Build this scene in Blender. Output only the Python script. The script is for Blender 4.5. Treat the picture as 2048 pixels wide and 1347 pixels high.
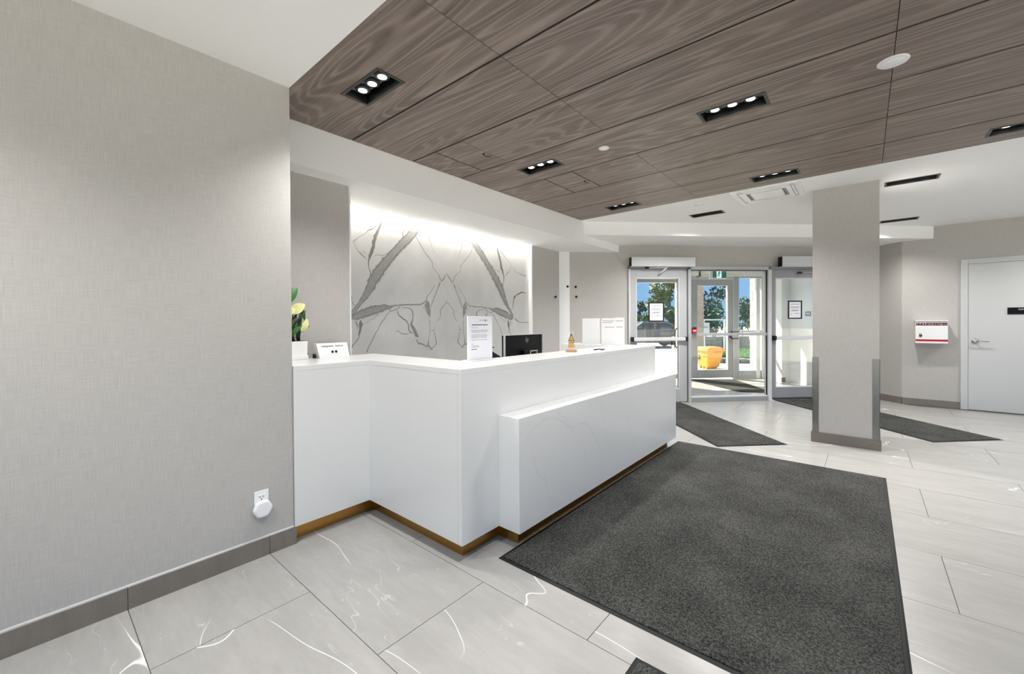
import bpy, bmesh, math, random
from mathutils import Vector, Matrix, noise as mnoise

S2 = math.sqrt(2.0)
scene = bpy.context.scene
for o in list(bpy.data.objects):
    bpy.data.objects.remove(o, do_unlink=True)
COL = scene.collection
R = math.radians
rnd = random.Random(7)

# ------------------------------------------------------------------ camera
YAW, PITCH, ROLL, FPX, CY = R(40.4304), R(0.43785), R(-0.37085), 827.81, 649.61
Fv = Vector((-math.sin(YAW) * math.cos(PITCH), math.cos(YAW) * math.cos(PITCH), -math.sin(PITCH)))
Rv = Vector((math.cos(YAW), math.sin(YAW), 0))
Uv = Rv.cross(Fv)
R2 = Rv * math.cos(ROLL) + Uv * math.sin(ROLL)
U2 = Uv * math.cos(ROLL) - Rv * math.sin(ROLL)
cam_d = bpy.data.cameras.new('camera')
cam = bpy.data.objects.new('camera', cam_d)
COL.objects.link(cam)
cam.matrix_world = Matrix(((R2.x, U2.x, -Fv.x, 0), (R2.y, U2.y, -Fv.y, 0), (R2.z, U2.z, -Fv.z, 1.3), (0, 0, 0, 1)))
cam_d.sensor_fit = 'HORIZONTAL'
cam_d.sensor_width = 36.0
cam_d.lens = FPX / 2048 * 36.0
cam_d.shift_y = -(1347 / 2 - CY) / 2048
cam_d.clip_start, cam_d.clip_end = 0.05, 300
scene.camera = cam

# ------------------------------------------------------------------ world, sun, exposure
world = bpy.data.worlds.new('World')
scene.world = world
world.use_nodes = True
wn = world.node_tree
wn.nodes.clear()
w_out = wn.nodes.new('ShaderNodeOutputWorld')
w_bg = wn.nodes.new('ShaderNodeBackground')
w_tc = wn.nodes.new('ShaderNodeTexCoord')
w_sep = wn.nodes.new('ShaderNodeSeparateXYZ')
w_map = wn.nodes.new('ShaderNodeMapRange')
w_map.inputs['From Min'].default_value = 0.0
w_map.inputs['From Max'].default_value = 0.75
w_ramp = wn.nodes.new('ShaderNodeValToRGB')
w_ramp.color_ramp.elements[0].color = (0.34, 0.60, 1.0, 1)
w_ramp.color_ramp.elements[1].color = (0.17, 0.37, 0.86, 1)
w_bg.inputs['Strength'].default_value = 0.50
wn.links.new(w_tc.outputs['Generated'], w_sep.inputs[0])
wn.links.new(w_sep.outputs[2], w_map.inputs['Value'])
wn.links.new(w_map.outputs[0], w_ramp.inputs[0])
wn.links.new(w_ramp.outputs[0], w_bg.inputs['Color'])
wn.links.new(w_bg.outputs[0], w_out.inputs['Surface'])

sun_d = bpy.data.lights.new('sun', 'SUN')
sun_d.energy = 9.5
sun_d.angle = R(0.6)
sun_d.color = (1.0, 0.90, 0.76)
sun = bpy.data.objects.new('sun', sun_d)
COL.objects.link(sun)
sun.rotation_euler = Vector((0.86, -0.18, -1.0)).to_track_quat('-Z', 'Y').to_euler()
sun.location = (-20, 10, 25)

LAMP_W = 50.0          # one triple downlight
COVE_W = 20.0          # the led strip above the marble
scene.view_settings.view_transform = 'Standard'
scene.view_settings.look = 'None'
scene.view_settings.exposure = 1.02
scene.view_settings.gamma = 1.0
scene.view_settings.use_curve_mapping = False
scene.cycles.max_bounces = 7
scene.cycles.diffuse_bounces = 4
scene.cycles.glossy_bounces = 2
scene.cycles.transmission_bounces = 4
scene.cycles.transparent_max_bounces = 16
scene.cycles.caustics_reflective = False
scene.cycles.caustics_refractive = False

# ------------------------------------------------------------------ materials
def srgb(r, g, b):
    f = lambda c: ((c / 255) / 12.92) if c / 255 <= 0.04045 else (((c / 255) + 0.055) / 1.055) ** 2.4
    return (f(r), f(g), f(b), 1.0)

class NT:
    def __init__(s, name):
        s.m = bpy.data.materials.new(name)
        s.m.use_nodes = True
        s.t = s.m.node_tree
        s.b = s.t.nodes['Principled BSDF']
    def n(s, typ, **kw):
        nd = s.t.nodes.new(typ)
        for k, v in kw.items():
            if k.startswith('i_'):
                nd.inputs[k[2:].replace('_', ' ')].default_value = v
            else:
                setattr(nd, k, v)
        return nd
    def l(s, a, b):
        s.t.links.new(a, b)
    def set(s, **kw):
        for k, v in kw.items():
            s.b.inputs[k.replace('_', ' ')].default_value = v
    def math(s, op, a, b=None, clamp=False):
        nd = s.t.nodes.new('ShaderNodeMath')
        nd.operation = op
        nd.use_clamp = clamp
        for i, v in enumerate((a, b)):
            if v is None:
                continue
            if isinstance(v, (int, float)):
                nd.inputs[i].default_value = v
            else:
                s.l(v, nd.inputs[i])
        return nd.outputs[0]
    def mix(s, f, a, b):
        nd = s.t.nodes.new('ShaderNodeMix')
        nd.data_type = 'RGBA'
        for sock, v in ((nd.inputs['Factor'], f), (nd.inputs[6], a), (nd.inputs[7], b)):
            if isinstance(v, (int, float, tuple)):
                sock.default_value = v
            else:
                s.l(v, sock)
        return nd.outputs[2]
    def ramp(s, f, a, b):
        nd = s.t.nodes.new('ShaderNodeMapRange')
        nd.interpolation_type = 'SMOOTHSTEP'
        s.l(f, nd.inputs['Value'])
        nd.inputs['From Min'].default_value = a
        nd.inputs['From Max'].default_value = b
        return nd.outputs[0]
    def coords(s, scale=(1, 1, 1), rand=0.0, loc=(0, 0, 0)):
        tc = s.n('ShaderNodeTexCoord')
        mp = s.n('ShaderNodeMapping')
        mp.inputs['Scale'].default_value = scale
        mp.inputs['Location'].default_value = loc
        s.l(tc.outputs['Object'], mp.inputs['Vector'])
        out = mp.outputs[0]
        if rand:
            oi = s.n('ShaderNodeObjectInfo')
            add = s.n('ShaderNodeVectorMath', operation='ADD')
            sc = s.math('MULTIPLY', oi.outputs['Random'], rand)
            s.l(out, add.inputs[0])
            s.l(sc, add.inputs[1])
            out = add.outputs[0]
        return out
    def noise(s, vec, scale, detail=2.0, rough=0.5, dist=0.0):
        nd = s.n('ShaderNodeTexNoise')
        nd.inputs['Scale'].default_value = scale
        nd.inputs['Detail'].default_value = detail
        nd.inputs['Roughness'].default_value = rough
        nd.inputs['Distortion'].default_value = dist
        s.l(vec, nd.inputs['Vector'])
        return nd.outputs[0]
    def bump(s, h, strength, dist=0.01):
        nd = s.n('ShaderNodeBump')
        nd.inputs['Strength'].default_value = strength
        nd.inputs['Distance'].default_value = dist
        s.l(h, nd.inputs['Height'])
        s.l(nd.outputs[0], s.b.inputs['Normal'])
    def col(s, c):
        if isinstance(c, tuple):
            s.b.inputs['Base Color'].default_value = c
        else:
            s.l(c, s.b.inputs['Base Color'])

M = {}
def plain(name, c, rough=0.5, metal=0.0, var=0.04, vscale=14.0, **kw):
    """procedural: a colour with a faint noise mottling and roughness variation"""
    t = NT(name)
    v = t.coords()
    nz = t.noise(v, vscale, 3)
    a = tuple(max(0, x * (1 - var)) for x in c[:3]) + (1,)
    b = tuple(min(1, x * (1 + var)) for x in c[:3]) + (1,)
    t.col(t.mix(nz, a, b))
    t.set(Roughness=rough, Metallic=metal)
    for k, val in kw.items():
        t.b.inputs[k.replace('_', ' ')].default_value = val
    M[name] = t.m
    return t.m

def wallcover(name, c):
    t = NT(name)
    v = t.coords()
    sep = t.n('ShaderNodeSeparateXYZ'); t.l(v, sep.inputs[0])
    hor = t.math('ADD', sep.outputs[0], sep.outputs[1])
    ch = t.n('ShaderNodeCombineXYZ'); t.l(t.math('MULTIPLY', hor, 14.0), ch.inputs[0]); t.l(t.math('MULTIPLY', sep.outputs[2], 420.0), ch.inputs[1])
    cv = t.n('ShaderNodeCombineXYZ'); t.l(t.math('MULTIPLY', hor, 420.0), cv.inputs[0]); t.l(t.math('MULTIPLY', sep.outputs[2], 10.0), cv.inputs[1])
    a = t.noise(ch.outputs[0], 1.0, 2)
    b = t.noise(cv.outputs[0], 1.0, 2)
    w = t.math('ADD', t.math('MULTIPLY', a, 0.5), t.math('MULTIPLY', b, 0.5))
    f = t.ramp(w, 0.3, 0.7)
    t.col(t.mix(f, tuple(x * 0.88 for x in c[:3]) + (1,), tuple(min(1, x * 1.08) for x in c[:3]) + (1,)))
    t.set(Roughness=0.75)
    t.bump(w, 0.15, 0.002)
    M[name] = t.m

wallcover('wallcover', srgb(188, 185, 180))
plain('paint_white', srgb(246, 246, 245), 0.7, var=0.01)
plain('paint_trim', srgb(236, 236, 234), 0.5, var=0.01)
plain('desk_white', srgb(228, 228, 226), 0.28, var=0.01, Coat_Weight=0.25, Coat_Roughness=0.15)
plain('brass', srgb(196, 148, 80), 0.34, 1.0, var=0.06)
plain('rubber_black', srgb(20, 20, 19), 0.7)
plain('black_matte', srgb(9, 9, 9), 0.6)
plain('black_gloss', srgb(9, 9, 10), 0.4, Specular_IOR_Level=0.2)
plain('fixture_black', srgb(120, 121, 121), 0.45)
plain('fixture_grey', srgb(70, 72, 71), 0.4, 0.4)
plain('alu_frame', srgb(182, 183, 185), 0.42, 0.0, var=0.02)
plain('alu_light', srgb(212, 213, 214), 0.38, 0.0, var=0.02)
plain('alu_shade', srgb(150, 151, 153), 0.45, 0.0, var=0.02)
plain('steel_brushed', srgb(150, 146, 140), 0.3, 1.0, var=0.12, vscale=60)
plain('chrome', srgb(190, 190, 190), 0.15, 1.0)
plain('white_gloss', srgb(244, 244, 243), 0.25, var=0.008)
plain('white_matte', srgb(240, 240, 240), 0.6, var=0.01)
plain('paper', srgb(236, 236, 240), 0.7, var=0.01)
plain('ink', srgb(40, 40, 44), 0.7)
plain('ink_soft', srgb(158, 156, 164), 0.7)
plain('door_paint', srgb(202, 203, 202), 0.45, var=0.01)
plain('red', srgb(190, 20, 24), 0.4)
plain('dark_red', srgb(96, 12, 24), 0.45)
plain('yellow_bin', srgb(198, 138, 42), 0.45, var=0.05)
plain('sign_green', srgb(60, 150, 138), 0.4)
plain('marble_vein', srgb(158, 157, 154), 0.3, var=0.18, vscale=30)
plain('marble_vein_dark', srgb(128, 127, 124), 0.3, var=0.2, vscale=30)
plain('marble_vein_soft', srgb(200, 199, 196), 0.3, var=0.1, vscale=30)
plain('panel_vein', srgb(216, 216, 216), 0.3, var=0.06, vscale=20)
plain('grout', srgb(128, 126, 122), 0.8)
plain('leaf_green', srgb(58, 118, 48), 0.45, var=0.25, vscale=20)
plain('leaf_dark', srgb(36, 62, 30), 0.5, var=0.3, vscale=20)
plain('leaf_pale', srgb(226, 226, 160), 0.5, var=0.08, vscale=20)
plain('stem_dark', srgb(36, 44, 26), 0.5)
plain('tree_leaf', srgb(80, 98, 40), 0.6, var=0.35, vscale=2.5)
plain('tree_leaf_dark', srgb(50, 64, 30), 0.6, var=0.35, vscale=2.5)
plain('hedge_leaf', srgb(64, 92, 34), 0.65, var=0.35, vscale=2.5)
plain('bark', srgb(80, 66, 52), 0.85, var=0.25)
plain('concrete', srgb(222, 218, 211), 0.8, var=0.05, vscale=3)
plain('asphalt', srgb(120, 120, 122), 0.9, var=0.1)
plain('lawn_grass', srgb(48, 108, 30), 0.85, var=0.3, vscale=9)
plain('kerb_stone', srgb(108, 104, 104), 0.85, var=0.3, vscale=12)
plain('brick_pale', srgb(164, 146, 132), 0.85, var=0.12, vscale=5)
plain('brick_grey', srgb(150, 142, 138), 0.85, var=0.14, vscale=5)
plain('mortar', srgb(196, 192, 186), 0.9)
plain('car_paint', srgb(104, 102, 106), 0.25, 0.5)
plain('car_glass', srgb(28, 36, 36), 0.1)
plain('amber', srgb(226, 160, 28), 0.25, var=0.12)
plain('amber_dark', srgb(96, 58, 16), 0.3)
plain('award_wood', srgb(206, 156, 112), 0.4)
plain('pot_white', srgb(240, 240, 238), 0.35)
plain('soil', srgb(46, 38, 30), 0.9, var=0.3)

def emit(name, c, strength):
    t = NT(name)
    t.col(c)
    t.b.inputs['Emission Color'].default_value = c
    t.b.inputs['Emission Strength'].default_value = strength
    M[name] = t.m
emit('lens_glow', (1.0, 0.97, 0.92, 1), 4.0)
emit('cove_led', (1.0, 0.97, 0.93, 1), 10.0)
emit('sign_lit', (0.80, 0.97, 1.0, 1), 0.35)

def glass(name, tint=(0.96, 0.98, 0.97, 1), gl=0.06):
    t = NT(name)
    nodes = t.t.nodes
    out = nodes['Material Output']
    tr = t.n('ShaderNodeBsdfTransparent'); tr.inputs[0].default_value = tint
    g = t.n('ShaderNodeBsdfGlossy'); g.inputs['Roughness'].default_value = 0.02
    lw = t.n('ShaderNodeLayerWeight'); lw.inputs['Blend'].default_value = 0.35
    f = t.math('ADD', t.math('MULTIPLY', lw.outputs['Fresnel'], 0.22), gl * 0.25, True)
    mx = t.n('ShaderNodeMixShader')
    t.l(f, mx.inputs[0]); t.l(tr.outputs[0], mx.inputs[1]); t.l(g.outputs[0], mx.inputs[2])
    t.l(mx.outputs[0], out.inputs['Surface'])
    nodes.remove(t.b)
    M[name] = t.m
glass('pane_glass')
glass('acrylic', (0.97, 0.98, 0.98, 1), 0.12)

def tile_mat(name, base, vein, amount=1.0, rough=0.24, rand=37.0, dark=0.93):
    t = NT(name)
    v = t.coords((1, 1, 1), rand)
    rot = t.n('ShaderNodeMapping'); rot.inputs['Rotation'].default_value = (0, 0, R(24)); rot.inputs['Scale'].default_value = (0.8, 3.2, 1)
    t.l(v, rot.inputs['Vector'])
    cloud = t.noise(rot.outputs[0], 2.2, 5, 0.6)
    streak = t.noise(rot.outputs[0], 9.0, 5, 0.65, 0.4)
    warp = t.noise(v, 2.0, 4, 0.6)
    n1 = t.noise(rot.outputs[0], 0.62, 2.0, 0.4, 0.15)
    v1 = t.math('ABSOLUTE', t.math('SUBTRACT', n1, 0.5))
    l1 = t.math('SUBTRACT', 1.0, t.ramp(v1, 0.0003, 0.0022))
    m1 = t.ramp(t.noise(v, 1.3, 2), 0.47, 0.56)
    n2 = t.noise(rot.outputs[0], 1.7, 3.0, 0.5, 0.3)
    v2 = t.math('ABSOLUTE', t.math('SUBTRACT', n2, 0.5))
    l2 = t.math('MULTIPLY', t.math('SUBTRACT', 1.0, t.ramp(v2, 0.0, 0.004)), t.ramp(warp, 0.5, 0.62))
    n3 = t.noise(v, 26.0, 3, 0.6)
    fleck = t.math('MULTIPLY', t.ramp(n3, 0.66, 0.72), t.ramp(streak, 0.52, 0.62))
    lines = t.math('MULTIPLY', t.math('ADD', t.math('ADD', t.math('MULTIPLY', l1, m1), t.math('MULTIPLY', l2, 0.45)), t.math('MULTIPLY', fleck, 0.3), True), amount)
    b0 = tuple(x * dark for x in base[:3]) + (1,)
    b1 = tuple(min(1, x * 1.05) for x in base[:3]) + (1,)
    bc = t.mix(t.ramp(t.math('ADD', t.math('MULTIPLY', cloud, 0.6), t.math('MULTIPLY', streak, 0.4)), 0.35, 0.65), b0, b1)
    t.col(t.mix(lines, bc, vein))
    t.set(Roughness=rough)
    t.b.inputs['Specular IOR Level'].default_value = 0.45
    M[name] = t.m
tile_mat('floor_tile', srgb(168, 166, 162), srgb(248, 247, 245), 0.85)
tile_mat('base_tile', srgb(128, 120, 112), srgb(196, 190, 184), 0.55, 0.35, dark=0.86)

def marble_mat():
    t = NT('marble_white')
    v = t.coords()
    c = t.noise(v, 1.4, 4, 0.6, 0.3)
    t.col(t.mix(t.ramp(c, 0.35, 0.7), srgb(208, 207, 204), srgb(222, 221, 219)))
    t.set(Roughness=0.13)
    M['marble_white'] = t.m
marble_mat()

def wood_mat():
    t = NT('wood_veneer')
    v = t.coords((0.30, 3.0, 1.0), 53.0)
    h = t.noise(v, 1.5, 1.0, 0.4, 0.2)
    ring = t.math('SINE', t.math('MULTIPLY', h, 110.0))
    r = t.math('ADD', t.math('MULTIPLY', ring, 0.5), 0.5)
    fine = t.coords((3.0, 150.0, 1.0), 53.0)
    fib = t.noise(fine, 1.0, 3, 0.6)
    med = t.coords((1.0, 22.0, 1.0), 31.0)
    mband = t.noise(med, 1.0, 3, 0.55, 0.3)
    lines = t.math('POWER', r, 3.0)
    amt = t.math('ADD', t.math('MULTIPLY', lines, 0.20), t.math('ADD', t.math('MULTIPLY', fib, 0.42), t.math('MULTIPLY', mband, 0.55)))
    f = t.ramp(amt, 0.20, 0.90)
    t.col(t.mix(f, srgb(92, 81, 75), srgb(160, 145, 136)))
    t.set(Roughness=0.42)
    t.b.inputs['Specular IOR Level'].default_value = 0.35
    t.bump(f, 0.12, 0.004)
    M['wood_veneer'] = t.m
wood_mat()

def mat_pile():
    t = NT('mat_pile')
    v = t.coords()
    a = t.noise(v, 240.0, 2, 0.7)
    b = t.noise(v, 95.0, 2, 0.6)
    c = t.noise(v, 2.2, 3, 0.6)
    f = t.math('ADD', t.math('MULTIPLY', a, 0.55), t.math('ADD', t.math('MULTIPLY', b, 0.35), t.math('MULTIPLY', t.math('SUBTRACT', c, 0.5), 0.16)))
    t.col(t.mix(t.ramp(f, 0.32, 0.68), srgb(20, 20, 19), srgb(112, 112, 108)))
    t.set(Roughness=0.95)
    t.b.inputs['Specular IOR Level'].default_value = 0.1
    t.bump(t.math('ADD', a, b), 0.6, 0.004)
    M['mat_pile'] = t.m
mat_pile()

# ------------------------------------------------------------------ mesh helpers
class MB:
    def __init__(s):
        s.v, s.f, s.sm = [], [], []
    def add(s, verts, faces, smooth=False):
        o = len(s.v)
        s.v += [tuple(p) for p in verts]
        for f in faces:
            s.f.append(tuple(i + o for i in f)); s.sm.append(smooth)
        return s
    def box(s, x0, x1, y0, y1, z0, z1):
        v = [(x0, y0, z0), (x1, y0, z0), (x1, y1, z0), (x0, y1, z0), (x0, y0, z1), (x1, y0, z1), (x1, y1, z1), (x0, y1, z1)]
        return s.add(v, [(0, 3, 2, 1), (4, 5, 6, 7), (0, 1, 5, 4), (1, 2, 6, 5), (2, 3, 7, 6), (3, 0, 4, 7)])
    def hexa(s, bot, top):
        """4 bottom points, 4 top points, both counter-clockwise"""
        return s.add(list(bot) + list(top), [(3, 2, 1, 0), (4, 5, 6, 7), (0, 1, 5, 4), (1, 2, 6, 5), (2, 3, 7, 6), (3, 0, 4, 7)])
    def prism(s, poly, z0, z1):
        n = len(poly)
        a = sum(poly[i][0] * poly[(i + 1) % n][1] - poly[(i + 1) % n][0] * poly[i][1] for i in range(n))
        if a < 0:
            poly = poly[::-1]
        v = [(x, y, z0) for x, y in poly] + [(x, y, z1) for x, y in poly]
        f = [tuple(range(n - 1, -1, -1)), tuple(range(n, 2 * n))] + [(i, (i + 1) % n, n + (i + 1) % n, n + i) for i in range(n)]
        return s.add(v, f)
    def cyl(s, c, r, h, seg=20, axis='z', r2=None):
        r2 = r if r2 is None else r2
        c = Vector(c)
        v = []
        for rr, t in ((r, 0), (r2, h)):
            for i in range(seg):
                a = 2 * math.pi * i / seg
                p = (rr * math.cos(a), rr * math.sin(a), t)
                if axis == 'x': p = (p[2], p[0], p[1])
                elif axis == 'y': p = (p[1], p[2], p[0])
                v.append(c + Vector(p))
        o = len(s.v)
        s.add(v, [tuple(range(seg - 1, -1, -1)), tuple(range(seg, 2 * seg))])
        s.v = s.v
        for i in range(seg):
            s.f.append((o + i, o + (i + 1) % seg, o + seg + (i + 1) % seg, o + seg + i)); s.sm.append(True)
        return s
    def lathe(s, prof, c=(0, 0, 0), seg=28):
        n = len(prof)
        v = []
        for r, z in prof:
            for i in range(seg):
                a = 2 * math.pi * i / seg
                v.append((c[0] + r * math.cos(a), c[1] + r * math.sin(a), c[2] + z))
        f = []
        for k in range(n - 1):
            for i in range(seg):
                j = (i + 1) % seg
                f.append((k * seg + i, k * seg + j, (k + 1) * seg + j, (k + 1) * seg + i))
        s.add(v, f, True)
        o = len(s.v) - len(v)
        s.f.append(tuple(o + i for i in range(seg - 1, -1, -1))); s.sm.append(False)
        s.f.append(tuple(o + (n - 1) * seg + i for i in range(seg))); s.sm.append(False)
        return s
    def tube(s, pts, r, seg=8, r_end=None):
        pts = [Vector(p) for p in pts]
        n = len(pts)
        rings = []
        up = Vector((0, 0, 1))
        for i, p in enumerate(pts):
            d = (pts[min(i + 1, n - 1)] - pts[max(i - 1, 0)]).normalized()
            a = d.cross(up)
            if a.length < 1e-3:
                a = d.cross(Vector((1, 0, 0)))
            a.normalize()
            b = d.cross(a).normalized()
            rr = r if r_end is None else r + (r_end - r) * i / max(1, n - 1)
            rings.append([p + a * rr * math.cos(2 * math.pi * k / seg) + b * rr * math.sin(2 * math.pi * k / seg) for k in range(seg)])
        v = [q for ring in rings for q in ring]
        f = []
        for i in range(n - 1):
            for k in range(seg):
                j = (k + 1) % seg
                f.append((i * seg + k, (i + 1) * seg + k, (i + 1) * seg + j, i * seg + j))
        s.add(v, f, True)
        o = len(s.v) - len(v)
        s.f.append(tuple(o + k for k in range(seg))); s.sm.append(False)
        s.f.append(tuple(o + (n - 1) * seg + k for k in range(seg - 1, -1, -1))); s.sm.append(False)
        return s
    def build(s, name, mat, parent=None, bevel=0.0, loc=None, rotz=None):
        me = bpy.data.meshes.new(name)
        me.from_pydata([tuple(p) for p in s.v], [], s.f)
        me.polygons.foreach_set('use_smooth', s.sm)
        if isinstance(mat, str):
            mat = M[mat]
        me.materials.append(mat)
        me.update()
        ob = bpy.data.objects.new(name, me)
        COL.objects.link(ob)
        if parent is not None:
            ob.parent = parent
        if loc is not None:
            ob.location = loc
        if rotz is not None:
            ob.rotation_euler = (0, 0, rotz)
        if bevel:
            md = ob.modifiers.new('bevel', 'BEVEL')
            md.width = bevel; md.segments = 2; md.limit_method = 'ANGLE'; md.angle_limit = R(50)
        return ob

def grid_slab(mb, x0, x1, y0, y1, z0, z1, holes, axes='xyz'):
    """a slab with rectangular holes: outer faces only; axes='xzy' stands it up (holes in x,z; thickness y)"""
    xs = sorted({x0, x1} | {min(max(h[i], x0), x1) for h in holes for i in (0, 1)})
    ys = sorted({y0, y1} | {min(max(h[i], y0), y1) for h in holes for i in (2, 3)})
    nx, ny = len(xs) - 1, len(ys) - 1
    solid = [[not any(h[0] - 1e-6 < (xs[i] + xs[i + 1]) / 2 < h[1] + 1e-6 and h[2] - 1e-6 < (ys[j] + ys[j + 1]) / 2 < h[3] + 1e-6 for h in holes) for j in range(ny)] for i in range(nx)]
    def P(x, y, z):
        return (x, y, z) if axes == 'xyz' else (x, z, y)
    flip = axes != 'xyz'
    def q(a, b, c, d):
        f = [(0, 1, 2, 3)] if not flip else [(3, 2, 1, 0)]
        mb.add([P(*a), P(*b), P(*c), P(*d)], f)
    for i in range(nx):
        for j in range(ny):
            if not solid[i][j]:
                continue
            a, b, c, d = xs[i], xs[i + 1], ys[j], ys[j + 1]
            q((a, d, z0), (b, d, z0), (b, c, z0), (a, c, z0))
            q((a, c, z1), (b, c, z1), (b, d, z1), (a, d, z1))
            if i == 0 or not solid[i - 1][j]: q((a, d, z0), (a, c, z0), (a, c, z1), (a, d, z1))
            if i == nx - 1 or not solid[i + 1][j]: q((b, c, z0), (b, d, z0), (b, d, z1), (b, c, z1))
            if j == 0 or not solid[i][j - 1]: q((a, c, z0), (b, c, z0), (b, c, z1), (a, c, z1))
            if j == ny - 1 or not solid[i][j + 1]: q((b, d, z0), (a, d, z0), (a, d, z1), (b, d, z1))
    return mb

def tag(o, label, cat, group=None):
    o['label'] = label
    o['category'] = cat
    if group:
        o['group'] = group
    return o
def struct(o, label=None):
    o['kind'] = 'structure'
    if label:
        o['label'] = label
    return o
def thing(name, label, cat, loc=(0, 0, 0), rotz=0.0, group=None):
    e = bpy.data.objects.new(name, None)
    e.empty_display_size = 0.1
    COL.objects.link(e)
    e.location = loc
    e.rotation_euler = (0, 0, rotz)
    return tag(e, label, cat, group)
def empty_struct(name, loc=(0, 0, 0), rotz=0.0, label=None):
    e = bpy.data.objects.new(name, None)
    e.empty_display_size = 0.1
    COL.objects.link(e)
    e.location = loc
    e.rotation_euler = (0, 0, rotz)
    return struct(e, label)
def text_mesh(txt, size, name, mat, parent, loc, rot, extrude=0.0006, align='CENTER', sx=1.0, shear=0.0):
    cu = bpy.data.curves.new(name, 'FONT')
    cu.body = txt
    cu.size = size
    cu.align_x = align
    cu.align_y = 'CENTER'
    cu.extrude = extrude
    cu.shear = shear
    tmp = bpy.data.objects.new('tmp_text', cu)
    COL.objects.link(tmp)
    bpy.context.view_layer.update()
    me = bpy.data.meshes.new_from_object(tmp.evaluated_get(bpy.context.evaluated_depsgraph_get()))
    bpy.data.objects.remove(tmp, do_unlink=True)
    me.materials.clear()
    me.materials.append(M[mat])
    ob = bpy.data.objects.new(name, me)
    COL.objects.link(ob)
    ob.parent = parent
    ob.location = loc
    ob.rotation_euler = rot
    ob.scale = (sx, 1, 1)
    return ob
def copy_tree(o, parent=None):
    c = o.copy()
    COL.objects.link(c)
    c.parent = parent
    for ch in list(o.children):
        copy_tree(ch, c)
    return c
O45 = (0.0, 9.03, 0.0)          # origin of the entrance frame: local x runs along the entrance wall, local y outwards
A45 = R(45)
def uv(u, v):
    return ((u - v) / S2, 9.03 + (u + v) / S2)

# ================================================================== SETTING
ZC = 2.678
XL = -2.566       # left wall face
# ---- floor: a bed of grout with every tile laid on it
floor = struct(MB().prism([(-4.74, -1.7), (4.25, -1.7), (4.25, 8.9), (0.3, 8.9)] + [uv(0.134, 2.43), uv(-4.2, 2.43), (-4.74, 7.6)], -0.034, -0.006).build('floor', 'grout'),
               'pale grey veined tile floor of the lobby')
def clip(poly, a, b, c):
    """keep a*x + b*y <= c"""
    out = []
    for i in range(len(poly)):
        p, q = poly[i], poly[(i + 1) % len(poly)]
        dp, dq = a * p[0] + b * p[1] - c, a * q[0] + b * q[1] - c
        if dp <= 0: out.append(p)
        if dp * dq < 0:
            t = dp / (dp - dq)
            out.append((p[0] + (q[0] - p[0]) * t, p[1] + (q[1] - p[1]) * t))
    return out
TP, TL, GAP = 0.5915, 1.183, 0.0032
full_tile = None
for k in range(-7, 18):
    y0 = 0.288 + TP * k
    ph = -2.046 if k % 2 == 0 else -1.452
    for j in range(-3, 5):
        x0 = ph + TL * j
        poly = [(x0 + GAP / 2, y0 + GAP / 2), (x0 + TL - GAP / 2, y0 + GAP / 2), (x0 + TL - GAP / 2, y0 + TP - GAP / 2), (x0 + GAP / 2, y0 + TP - GAP / 2)]
        cx, cy = x0 + TL / 2, y0 + TP / 2
        base = list(poly)
        poly = clip(poly, -1, 1, 9.03 + 2.40 * S2)
        poly = clip(poly, 1, 0, 4.2)
        poly = clip(poly, 0, -1, 1.6)
        poly = clip(poly, -1, 0, 3.72 if cy < 7.5 else 9)
        if cy > 8.6:
            poly = clip(poly, 1, 1, 9.19)
        else:
            poly = clip(poly, 0, 1, 8.80)
        if len(poly) < 3:
            continue
        ar = abs(sum(poly[i][0] * poly[(i + 1) % len(poly)][1] - poly[(i + 1) % len(poly)][0] * poly[i][1] for i in range(len(poly)))) / 2
        if ar < 0.004:
            continue
        whole = poly == base
        if whole and full_tile is not None:
            t = full_tile.copy(); COL.objects.link(t); t.location = (cx, cy, 0)
        else:
            t = MB().prism([(x - cx, y - cy) for x, y in poly], -0.009, 0.0).build('floor_tile', 'floor_tile', floor, loc=(cx, cy, 0))
            if whole:
                full_tile = t

# ---- ceiling: white board with the openings for wood panels and lamps
LX, LY = 0.396, 0.181
wood_lamps = [(x, y) for y in (1.333, 2.993, 4.65) for x in (-2.203, -0.655, 0.893) if x < 0 or y > 4]
board_lamps = [(-1.552, 5.722), (0.353, 5.712), (0.361, 7.87), (2.25, 5.712), (2.25, 7.87), (-1.6, -0.5), (0.6, -0.5)]  # the lamps behind the viewer are added out of view for light
hole = lambda p: (p[0] - LX / 2 + 0.006, p[0] + LX / 2 - 0.006, p[1] - LY / 2 + 0.006, p[1] + LY / 2 - 0.006)
WX = [-2.950, -1.437, 0.117, 1.671, 3.225, 4.147]
WY = [1.017, 1.609, 2.162, 2.715, 3.268, 3.820, 4.367, 4.920]
ceil_mb = grid_slab(MB(), -2.953, 4.2, -1.6, 9.3, ZC, ZC + 0.02, [(-2.953, 4.15, 1.013, 4.924)] + [hole(p) for p in board_lamps])
ceiling = struct(ceil_mb.build('ceiling', 'paint_white'), 'white painted ceiling around the wood panels')
MB().box(-3.0, 4.2, -1.6, 9.3, ZC + 0.14, ZC + 0.16).build('ceiling_deck', 'black_matte', ceiling)
MB().box(-2.953, 4.15, 1.0, 1.013, ZC + 0.021, ZC + 0.14).build('reveal_edge', 'black_matte', ceiling)
MB().box(-2.953, 4.15, 4.924, 4.936, ZC + 0.021, ZC + 0.14).build('reveal_edge', 'black_matte', ceiling)
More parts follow.
